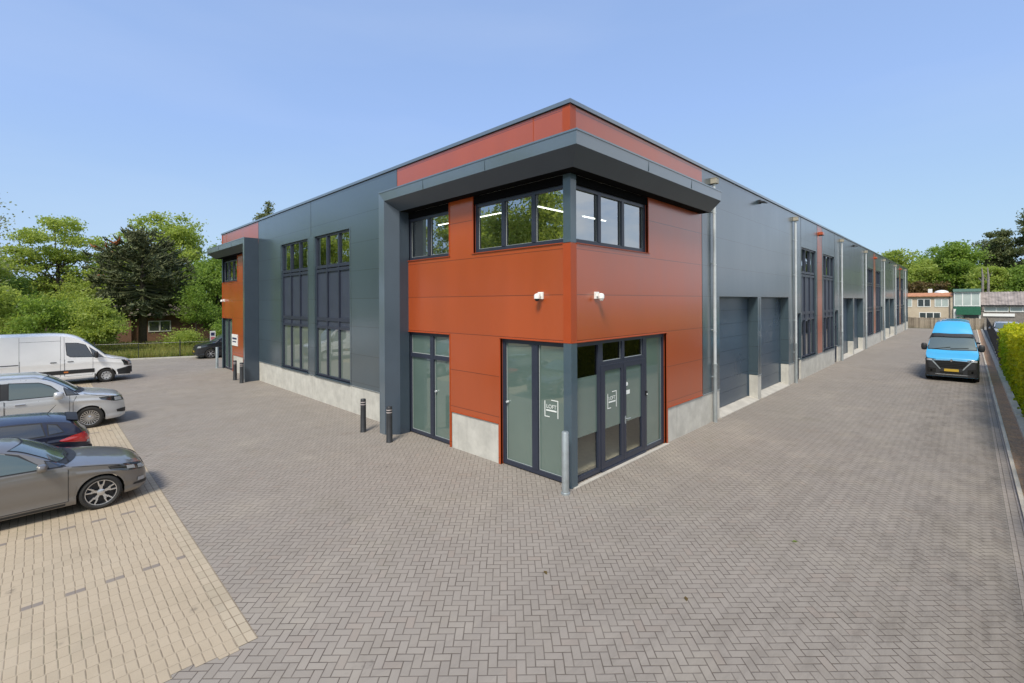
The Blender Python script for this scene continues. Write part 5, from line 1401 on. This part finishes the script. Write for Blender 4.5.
# monkey puzzle: rope-like drooping branches set round a dark dome
def monkey_puzzle(loc, h, r, label):
    rng = np.random.default_rng(5); t = empty('monkey_puzzle_tree', loc, 0, label, 'tree')
    b = MB(); b.tube([(0, 0, -.2), (.05, 0, h * .4), (0, .05, h * .9)], [.36, .26, .12], 10); b.build('trunk', M['bark'], t, smooth='all')
    b = MB(); tips = MB(); pts = []
    cz, rz = h - 4.7, 4.7
    for k in range(185):
        el = math.asin(rng.uniform(-.86, .99)); a = rng.uniform(0, 2 * PI); q0 = rng.uniform(.80, 1.03)
        d = Vector((math.cos(a), math.sin(a), 0)); ln = r * math.cos(el) * q0; zt = cz + rz * math.sin(el) * q0 - max(0, -math.sin(el)) * .3
        P0 = Vector((0, 0, cz + rz * (.55 * math.sin(el) - .12))); P2 = d * ln + Vector((0, 0, zt))
        P1 = d * ln * .55 + Vector((0, 0, (P0.z + zt) / 2 - .25 + .35 * math.sin(el)))
        def pt(q): return P0 * (1 - q) ** 2 + P1 * (2 * q * (1 - q)) + P2 * q * q
        pl = [pt(q) for q in (0, .25, .5, .75, .92, 1.0)]; pl[-1] += Vector((0, 0, .14))
        b.tube(pl, [.09, .08, .075, .07, .06, .03], 5, cap=False)
        side = Vector((-d.y, d.x, 0))
        for m in range(8):
            q = rng.uniform(.40, .98); sg = rng.choice((-1, 1)); s0 = pt(q); l2 = rng.uniform(.45, .95)
            e = s0 + side * sg * l2 * .75 + (P2 - P0).normalized() * l2 * .45 + Vector((0, 0, rng.uniform(-.5, .12)))
            mid = s0.lerp(e, .5) + Vector((0, 0, -.14)); e2 = e + d * .12 + Vector((0, 0, .18))
            warm = (d.x < -.62 and -.1 < math.sin(el) < .9 and q0 > .92 and rng.uniform() < .30 and q > .75)
            (tips if warm else b).tube([s0, mid, e, e2], [.085 if warm else .07, .08 if warm else .066, .06, .02], 5, cap=False)
            for qq in np.linspace(.1, 1, 8): pts.append(s0.lerp(e, qq) + Vector(rng.normal(size=3) * .055))
        for qq in np.linspace(.3, 1, 12): pts.append(pt(qq) + Vector(rng.normal(size=3) * .06))
    b.build('crown', M['leaf_arau'], t, smooth='all', fix=False)
    leaves('foliage', [tuple(p) for p in pts], .12, M['leaf_arau'], t, rng, aspect=.35)
    tips.build('brown_tips', M['leaf_rust'], t, smooth='all', fix=False)['kind'] = 'stuff'
monkey_puzzle((-1.05, 50.3, 0), 11.5, 4.25, 'dark domed monkey puzzle tree with rust tips beside the brick house')

# clipped hedge behind the retaining kerb
def hedge(x0, x1, y0, y1, h):
    rng = np.random.default_rng(11); t = empty('hedge', ((x0 + x1) / 2, (y0 + y1) / 2, 0), 0, 'clipped yellow green hedge along the concrete kerb of the lane', 'hedge')
    lx, ly = (x1 - x0) / 2, (y1 - y0) / 2; a, d = [], []
    b = MB(); b.box(-lx + .2, lx - .2, -ly + .25, ly - .2, 0, 1.45); b.box(0, lx - .2, -ly + .25, ly - .2, 1.45, h - .3); b.build('core', M['leaf_hedge_d'], t)
    for tgt, n, zlo in ((a, 44000, .30), (d, 22000, .0)):
        u = rng.uniform(0, 1, n); x = rng.uniform(-lx, lx, n)
        hx = h + np.clip((lx - x) * .036, 0, .6) - np.clip((lx - x - 19) * .25, 0, 1.2); bulge = .07 * np.sin(x * 2.1) + .05 * np.sin(x * 5.3 + 1) + .04 * np.sin(x * 11.7)
        if tgt is a:
            top = u < .45
            y = np.where(top, rng.uniform(-ly, ly, n), ly + bulge + rng.normal(0, .06, n))
            e = rng.uniform(0, 1, n) < .05; x = np.where(e, lx + rng.normal(0, .06, n), x); y = np.where(e, rng.uniform(-ly, ly, n), y); hx = np.where(e, h, hx)
            z = np.where(top, hx + bulge * 1.4 + rng.normal(0, .07, n), hx * (zlo + (1 - zlo) * rng.uniform(0, 1, n) ** .7))
        else:
            y = ly + bulge - .03 + rng.normal(0, .05, n); z = hx * .62 * rng.uniform(0, 1, n)
        tgt.append(np.stack([x, y, z], 1))
    leaves('foliage', np.concatenate(a), .075, M['leaf_hedge'], t, rng); leaves('lower_foliage', np.concatenate(d), .072, M['leaf_hedge_d'], t, rng)
hedge(-8, 30.5, -9.3, -7.48, 2.34)

# tall grass and undergrowth behind the rear fence
rng = np.random.default_rng(3)
def grass_field():
    n = 26000; x = rng.uniform(-16, 12, n); y0 = 35.2 - .415 * x + .4; y = y0 + rng.uniform(0, 1, n) ** 1.6 * 16
    h = rng.uniform(.15, .55, n); ang = rng.uniform(0, 2 * PI, n); w = .05
    dx, dy = np.cos(ang) * w, np.sin(ang) * w; lx, ly = rng.normal(0, .12, n), rng.normal(0, .12, n); z = np.zeros(n) - .03
    v = np.stack([np.stack([x - dx, y - dy, z], 1), np.stack([x + dx, y + dy, z], 1), np.stack([x + lx, y + ly, h], 1)], 1).reshape(-1, 3)
    me = bpy.data.meshes.new('tall_grass'); me.vertices.add(3 * n); me.vertices.foreach_set('co', v.ravel()); me.loops.add(3 * n)
    me.loops.foreach_set('vertex_index', np.arange(3 * n, dtype=np.int32)); me.polygons.add(n)
    me.polygons.foreach_set('loop_start', np.arange(0, 3 * n, 3, dtype=np.int32)); me.polygons.foreach_set('loop_total', np.full(n, 3, dtype=np.int32))
    me.materials.append(M['blade']); me.update(calc_edges=True)
    o = bpy.data.objects.new('tall_grass', me); COL.objects.link(o)
    tag(o, 'rough yellow green grass growing behind the rear fence', 'grass', kind='stuff')
grass_field()

# ------------------------------------------------------------------ fences
def rear_fence():
    p0, p1 = Vector((-14.5, 41.5, 0)), Vector((9.0, 31.75, 0)); L_ = (p1 - p0).length; ang = math.atan2(p1.y - p0.y, p1.x - p0.x)
    t = empty('wire_fence', p0, ang, 'low black wire fence with posts along the rear grass edge', 'fence')
    n = int(L_ / 2.5)
    for i in range(n + 1):
        b = MB(); x = i * 2.5; hh = 1.32 if i % 2 == 0 else 1.16; r = .035 if i % 2 == 0 else .02
        b.tube([(x, 0, -.1), (x, 0, hh)], r, 8); b.build('post', M['black_post'], t)
    b = MB(); b.tube([(0, 0, 1.13), (L_, 0, 1.13)], .018, 6)
    b.build('rail', M['black_post'], t)
    b = MB()
    for k in range(8): b.tube([(0, .01, .1 + k * .13), (L_, .01, .1 + k * .13)], .0025, 3, cap=False)
    for k in range(int(L_ / .25)): b.tube([(k * .25, .01, .05), (k * .25, .01, 1.12)], .002, 3, cap=False)
    b.build('wire_mesh', M['black_post'], t, fix=False)
rear_fence()
t = NT('weathered fence boards'); gi = t.n('ShaderNodeNewGeometry').outputs['Random Per Island']
t.principled(t.mix(t.math('ADD', t.math('MULTIPLY', gi, .8), t.ramp(t.noise(t.pos(), 1.5, 4), .3, .7, 0, .3)), (0.14, 0.115, 0.09), (0.36, 0.31, 0.245)), .85, spec=.2); M['oldwood'] = t.mat
def board_fence():
    t = empty('wooden_fence', (79.4, -2.4, 0), 0, 'weathered grey brown board fence closing the end of the lane', 'fence')
    rng2 = random.Random(4); b = MB(); y = -5.1
    while y < 5.6:
        w = .2; b.box(-.012 + rng2.uniform(-.006, .006), .012, y, y + w - .012, 0.04, 1.52 + rng2.uniform(-.05, .05)); y += w
    b.build('boards', M['oldwood'], t)
    b = MB()
    for z in (.35, 1.25): b.box(.012, .06, -5.1, 5.6, z, z + .09)
    b.build('rail', M['oldwood'], t)
    for k in range(6): b = MB(); b.box(.06, .15, -5.1 + 2.1 * k, -5.0 + 2.1 * k, -.1, 1.6); b.build('post', M['oldwood'], t)
board_fence()
mt = NT('black fence screen'); mtp = mt.pos()
mt.principled(mt.mix(mt.noise(mtp, 3, 4), (0.008, 0.009, 0.010), (0.025, 0.028, 0.028)), .7)
M['screen'] = mt.mat
def screen_fence():
    t = empty('screened_fence', (30.6, -7.42, 0), 0, 'black screened fence running from the hedge to the board fence', 'fence')
    b = MB(); n = 18; ln = 48.6 / n; t.rotation_euler = (0, 0, -.0065)
    for k in range(n): b.box(k * ln + .04, (k + 1) * ln - .04, -.01, .01, .05, 1.55)
    b.build('screen', M['screen'], t)
    for k in range(n + 1): b = MB(); b.tube([(k * ln, 0, -.1), (k * ln, 0, 1.65)], .03, 8); b.build('post', M['black_post'], t)
screen_fence()

# ------------------------------------------------------------------ neighbouring buildings
def brickmat(name, c0, c1, mortar, axis='y', s=1.0):
    t = NT(name); p = t.pos(); sx = t.n('ShaderNodeSeparateXYZ'); t.l(p, sx.inputs[0])
    cb = t.n('ShaderNodeCombineXYZ'); t.l(sx.outputs[1 if axis == 'y' else 0], cb.inputs[0]); t.l(sx.outputs[2], cb.inputs[1])
    bt = t.n('ShaderNodeTexBrick'); t.l(cb.outputs[0], bt.inputs['Vector']); bt.inputs['Scale'].default_value = 1.0
    bt.inputs['Brick Width'].default_value = .22 * s; bt.inputs['Row Height'].default_value = .07 * s; bt.inputs['Mortar Size'].default_value = .01 * s
    bt.inputs['Color1'].default_value = (*c0, 1); bt.inputs['Color2'].default_value = (*c1, 1); bt.inputs['Mortar'].default_value = (*mortar, 1)
    n = t.noise(p, .7, 5); c = t.mix(t.ramp(n, .35, .7, 0, .35), bt.outputs[0], tuple(x * .6 for x in c0))
    t.principled(c, .85, spec=.25); return t.mat
M['beigebrick'] = brickmat('beige brick', (0.56, 0.45, 0.33), (0.64, 0.53, 0.40), (0.5, 0.45, 0.38))
M['redbrick'] = brickmat('red brown brick', (0.20, 0.085, 0.05), (0.27, 0.125, 0.075), (0.25, 0.2, 0.16), 'x')
M['tile'] = simple('orange roof tile', (0.42, 0.19, 0.10), .75, var=.25, scale=3)
M['green'] = simple('dark green boards', (0.018, 0.115, 0.065), .5, var=.15)
M['paleg'] = simple('pale grey green band', (0.12, 0.22, 0.19), .6)
M['oldroof'] = simple('weathered corrugated roof', (0.26, 0.225, 0.21), .9, var=.4, scale=1.5, bump=.5)
M['wglass'] = car_glass('house window glass', (0.05, 0.065, 0.07))
M['wglass_l'] = simple('pale window glass', (0.42, 0.48, 0.46), .15, var=.15, scale=.8)

def house_window(parent, x, y0, y1, z0, z1, n, glassm='wglass'):
    """window on a wall facing -x"""
    b = MB(); w = .09
    b.box(x - .05, x + .05, y0, y0 + w, z0, z1); b.box(x - .05, x + .05, y1 - w, y1, z0, z1); b.box(x - .049, x + .05, y0 + w, y1 - w, z0, z0 + w); b.box(x - .049, x + .05, y0 + w, y1 - w, z1 - w, z1)
    for k in range(1, n): yy = y0 + (y1 - y0) * k / n; b.box(x - .047, x + .05, yy - w * .6, yy + w * .6, z0 + w, z1 - w)
    o = b.build('window', M['white'], parent)
    b = MB(); b.quad((x - .02, y0 + .04, z0 + .04), (x - .02, y1 - .04, z0 + .04), (x - .02, y1 - .04, z1 - .04), (x - .02, y0 + .04, z1 - .04)); b.build('pane', M[glassm], o)
    return o
def beige_house():
    t = empty('brick_house', (90, 0, 0), 0, 'beige brick two-storey house with orange tiled eaves and white windows', 'house')
    b = MB(); b.box(0, 9, -4.35, 8, -.2, 4.55); b.build('wall', M['beigebrick'], t)
    b = MB(); b.add([(-.35, -4.3, 4.62), (-.35, 8.2, 4.62), (1.2, 8.2, 5.12), (1.2, -4.3, 5.12), (-.35, -4.3, 4.5), (-.35, 8.2, 4.5), (1.2, 8.2, 4.6), (1.2, -4.3, 4.6)], [(0, 1, 2, 3), (4, 5, 1, 0), (3, 2, 6, 7), (0, 3, 7, 4), (1, 5, 6, 2)]); r = b.build('roof', M['tile'], t)
    b = MB(); b.box(1.2, 9, -4.3, 8.2, 4.56, 5.05); b.build('flat_roof', M['roof'], t)
    b = MB(); b.box(2, 2.5, -1.9, -1.4, 5.05, 5.75); b.build('chimney', M['white'], r)
    b = MB(); b.lathe([(.9, 0), (.8, .25), (.5, .42), (0, .5)], (2.0, -3.0, 5.05), 'z', 18); b.build('rooflight', M['white'], r, smooth=True)
    house_window(t, 0, -3.85, -2.25, 2.9, 4.15, 2, 'wglass_l'); house_window(t, 0, -1.8, -.22, 2.9, 4.15, 2); house_window(t, 0, .4, 1.95, 2.9, 4.15, 2, 'wglass_l')
    house_window(t, 0, -2.95, -.42, .75, 2.05, 3)
    b = MB(); b.box(-.2, 0, -4.4, -4.05, 0, 4.5); b.build('pier', M['beigebrick'], t)
    b = MB(); b.tube([(-.1, -3.97, 0), (-.1, -3.97, 4.5)], .06, 6); b.build('drainpipe', M['timber'], t)
beige_house()
def green_shop():
    t = empty('shop_building', (89.5, -6, 0), 0, 'white framed upper storey over a dark green shop front beside the beige house', 'building')
    b = MB(); b.box(0.1, 9, -1.3, 1.6, -.2, 5.2); b.build('wall', M['white'], t)
    b = MB(); b.box(-.25, 9.2, -1.35, 1.65, 5.2, 5.62); b.build('roof', M['paleg'], t)
    house_window(t, .06, -1.25, 1.55, 3.05, 5.12, 3, 'wglass_l')
    b = MB(); b.box(-.1, .1, -1.3, 1.6, 2.55, 2.95); b.box(-.5, .1, -1.3, 1.3, 1.75, 2.55); b.build('shop_front', M['green'], t)
    b = MB(); b.box(-.06, .09, -1.1, .5, .2, 1.7); b.build('shop_window', M['wglass'], t)
    b = MB(); b.box(-.3, .09, .55, 1.2, .2, 1.4); b.build('door', M['green'], t)
    b = MB(); b.box(-.12, .1, 1.32, 1.6, 0, 2.6); b.build('pilaster', M['white'], t)
green_shop()
def barn():
    t = empty('timber_barn', (90, -11.55, 0), 0, 'long low barn with weathered grey roof and a strip of white windows', 'building')
    b = MB(); b.box(.1, 9, -12, 4.2, -.2, 2.2); b.build('wall', M['timber'], t)
    b = MB(); g = []
    for k in range(170):
        y = -12.2 + 16.4 * k / 169; o = .035 * math.sin(k * 1.9); g.append([(-.4, y, 3.2 + o), (2.4, y, 5.15 + o)])
    b.grid(g); b.quad((-.4, -12.2, 3.11), (-.4, 4.2, 3.11), (2.4, 4.2, 5.0), (2.4, -12.2, 5.0)); b.quad((2.4, -12.2, 5.12), (2.4, 4.2, 5.12), (6, 4.2, 3.0), (6, -12.2, 3.0)); b.build('roof', M['oldroof'], t, fix=False)
    b = MB(); b.box(-.42, -.36, -12.2, 4.2, 2.97, 3.2); b.build('fascia', M['dark'], t)
    for k in range(6): house_window(t, .05, 4.0 - 2.6 * (k + 1), 4.0 - 2.6 * k - .12, 2.2, 2.98, 2, 'wglass_l')
    b = MB(); b.box(-.06, .1, .8, 4.0, 1.55, 1.95); b.build('board', M['white'], t)
barn()
def brick_cottage():
    t = empty('brick_cottage', (1.2, 57.0, 0), 0, 'red brown brick cottage with a white two-pane window under the monkey puzzle', 'house')
    b = MB(); b.box(-3.2, 5, 0, 6, -.2, 2.9); b.build('wall', M['redbrick'], t)
    b = MB(); b.box(-3.5, -2.4, -.35, 0, -.2, 3.0); b.build('pier', M['redbrick'], t)
    b = MB(); b.add([(-3.6, -.6, 2.75), (5.4, -.6, 2.75), (5.4, 3, 3.9), (-3.6, 3, 3.9), (-3.6, 6.6, 2.75), (5.4, 6.6, 2.75)], [(0, 1, 2, 3), (3, 2, 5, 4), (0, 3, 4), (1, 5, 2)]); b.build('roof', M['bark'], t)
    b = MB(); w = .1; x0, x1, z0, z1 = -.95, 1.05, .95, 2.15
    b.box(x0, x0 + w, -.06, .02, z0, z1); b.box(x1 - w, x1, -.06, .02, z0, z1); b.box(x0 + w, x1 - w, -.058, .02, z0, z0 + w); b.box(x0 + w, x1 - w, -.058, .02, z1 - w, z1); b.box(-.02, .12, -.056, .02, z0 + w, z1 - w)
    o = b.build('window', M['white'], t)
    b = MB(); b.quad((x0 + .05, -.02, z0 + .05), (x1 - .05, -.02, z0 + .05), (x1 - .05, -.02, z1 - .05), (x0 + .05, -.02, z1 - .05)); b.build('pane', M['wglass'], o)
brick_cottage()

# fallen leaves on the paving
for (x, y, c, lb) in ((-4.45, -3.05, 'leaf_rust', 'orange fallen leaf on the grey paving before the entrance'), (-2.75, -1.6, 'leaf_brown', 'curled brown leaf on the grey paving left of the steel post'), (-1.9, -3.35, 'leaf_brown', 'dark brown leaf on the grey paving in front of the entrance'), (.8, -4.0, 'leaf_mid', 'small green leaf on the grey paving to the right')):
    b = MB(); b.add([(-.05, 0, .004), (0, -.026, .014), (.055, 0, .006), (0, .028, .018), (0, 0, .005)], [(0, 1, 4), (1, 2, 4), (2, 3, 4), (3, 0, 4)])
    o = b.build('fallen_leaf', M[c], None, fix=False); o.location = (x, y, .002); o.rotation_euler = (0, 0, x * 3)
    tag(o, lb, 'leaf', 'fallen leaves on the paving')
# ------------------------------------------------------------------ light, sky, camera
SUN_AZ = R(209); SUN_EL = R(51)
wd = bpy.data.worlds.new('World'); scene.world = wd; wd.use_nodes = True
nt = wd.node_tree; bg = nt.nodes['Background']
sky = nt.nodes.new('ShaderNodeTexSky'); sky.sky_type = 'NISHITA'; sky.sun_disc = False
sky.sun_elevation = SUN_EL; sky.sun_rotation = math.atan2(math.cos(SUN_AZ), math.sin(SUN_AZ))
sky.air_density = 1.0; sky.dust_density = 1.6; sky.ozone_density = 1.2; sky.altitude = 0
ga = nt.nodes.new('ShaderNodeGamma'); ga.inputs[1].default_value = 0.38
nt.links.new(sky.outputs[0], ga.inputs[0])
vm = nt.nodes.new('ShaderNodeVectorMath'); vm.operation = 'MULTIPLY'; vm.inputs[1].default_value = (1.14, 1.455, 2.08)
nt.links.new(ga.outputs[0], vm.inputs[0])
mn = nt.nodes.new('ShaderNodeVectorMath'); mn.operation = 'MINIMUM'; mn.inputs[1].default_value = (9, 9, 3.5); nt.links.new(vm.outputs[0], mn.inputs[0])
# broken white cloud over the part of the sky south of the lane, thin haze elsewhere
tc = nt.nodes.new('ShaderNodeTexCoord'); sp = nt.nodes.new('ShaderNodeSeparateXYZ'); nt.links.new(tc.outputs['Generated'], sp.inputs[0])
mpn = nt.nodes.new('ShaderNodeMapping'); mpn.inputs['Scale'].default_value = (1, 1, 2.6); nt.links.new(tc.outputs['Generated'], mpn.inputs[0])
nz = nt.nodes.new('ShaderNodeTexNoise'); nz.inputs['Scale'].default_value = 2.2; nz.inputs['Detail'].default_value = 7; nz.inputs['Roughness'].default_value = .6; nt.links.new(mpn.outputs[0], nz.inputs['Vector'])
def mr(src, a, b, c, d):
    m = nt.nodes.new('ShaderNodeMapRange'); nt.links.new(src, m.inputs[0])
    for k, v in zip((1, 2, 3, 4), (a, b, c, d)): m.inputs[k].default_value = v
    return m.outputs[0]
mu = nt.nodes.new('ShaderNodeMath'); mu.operation = 'MULTIPLY'
wi = nt.nodes.new('ShaderNodeMath'); wi.operation = 'ADD'
nt.links.new(mr(nz.outputs[0], .42, .58, 0, .9), mu.inputs[0]); nt.links.new(mr(sp.outputs[1], -.10, -.30, .0, 1.0), mu.inputs[1])
mxc = nt.nodes.new('ShaderNodeMix'); mxc.data_type = 'RGBA'; mp2 = nt.nodes.new('ShaderNodeMapping'); mp2.inputs['Scale'].default_value = (1, 1, 5); mp2.inputs['Rotation'].default_value = (0, .12, .4); nt.links.new(tc.outputs['Generated'], mp2.inputs[0])
nz2 = nt.nodes.new('ShaderNodeTexNoise'); nz2.inputs['Scale'].default_value = 1.6; nz2.inputs['Detail'].default_value = 6; nt.links.new(mp2.outputs[0], nz2.inputs['Vector'])
nt.links.new(mu.outputs[0], wi.inputs[0]); nt.links.new(mr(nz2.outputs[0], .45, .75, 0, .07), wi.inputs[1]); nt.links.new(wi.outputs[0], mxc.inputs[0]); nt.links.new(mn.outputs[0], mxc.inputs[6]); mxc.inputs[7].default_value = (3.5, 3.65, 3.9, 1)
nt.links.new(mxc.outputs[2], bg.inputs[0]); bg.inputs[1].default_value = 0.135
sl = bpy.data.lights.new('sun', 'SUN'); sl.energy = 2.1; sl.angle = R(15); sl.color = (1.0, 0.93, 0.82)
so = bpy.data.objects.new('sun', sl); COL.objects.link(so)
dirv = Vector((-math.cos(SUN_AZ) * math.cos(SUN_EL), -math.sin(SUN_AZ) * math.cos(SUN_EL), -math.sin(SUN_EL)))
so.rotation_euler = dirv.to_track_quat('-Z', 'Y').to_euler(); so.location = (-20, -15, 40)

cam = bpy.data.cameras.new('camera'); co = bpy.data.objects.new('camera', cam); COL.objects.link(co)
cam.sensor_fit = 'HORIZONTAL'; cam.sensor_width = 36; cam.lens = 464.8 / 1024 * 36
cam.shift_y = -(341.5 - 301.95) / 1024
cam.clip_end = 2000; cam.clip_start = .05
AZ = R(44.51); RHO = .005
F = Vector((math.cos(AZ), math.sin(AZ), 0)); Rv = Vector((math.sin(AZ), -math.cos(AZ), 0)); Uv = Vector((0, 0, 1))
r2 = Rv * math.cos(RHO) - Uv * math.sin(RHO); u2 = Uv * math.cos(RHO) + Rv * math.sin(RHO)
mm = Matrix((r2, u2, -F)).transposed().to_4x4(); mm.translation = (-7.97, -6.07, 4.0)
co.matrix_world = mm
scene.camera = co
vs_ = scene.view_settings; vs_.view_transform = 'Standard'; vs_.look = 'None'; vs_.exposure = 0.96; vs_.gamma = 1; vs_.use_curve_mapping = False
scene.cycles.max_bounces = 8; scene.cycles.transparent_max_bounces = 12; scene.cycles.use_denoising = True
scene.cycles.sample_clamp_indirect = 6
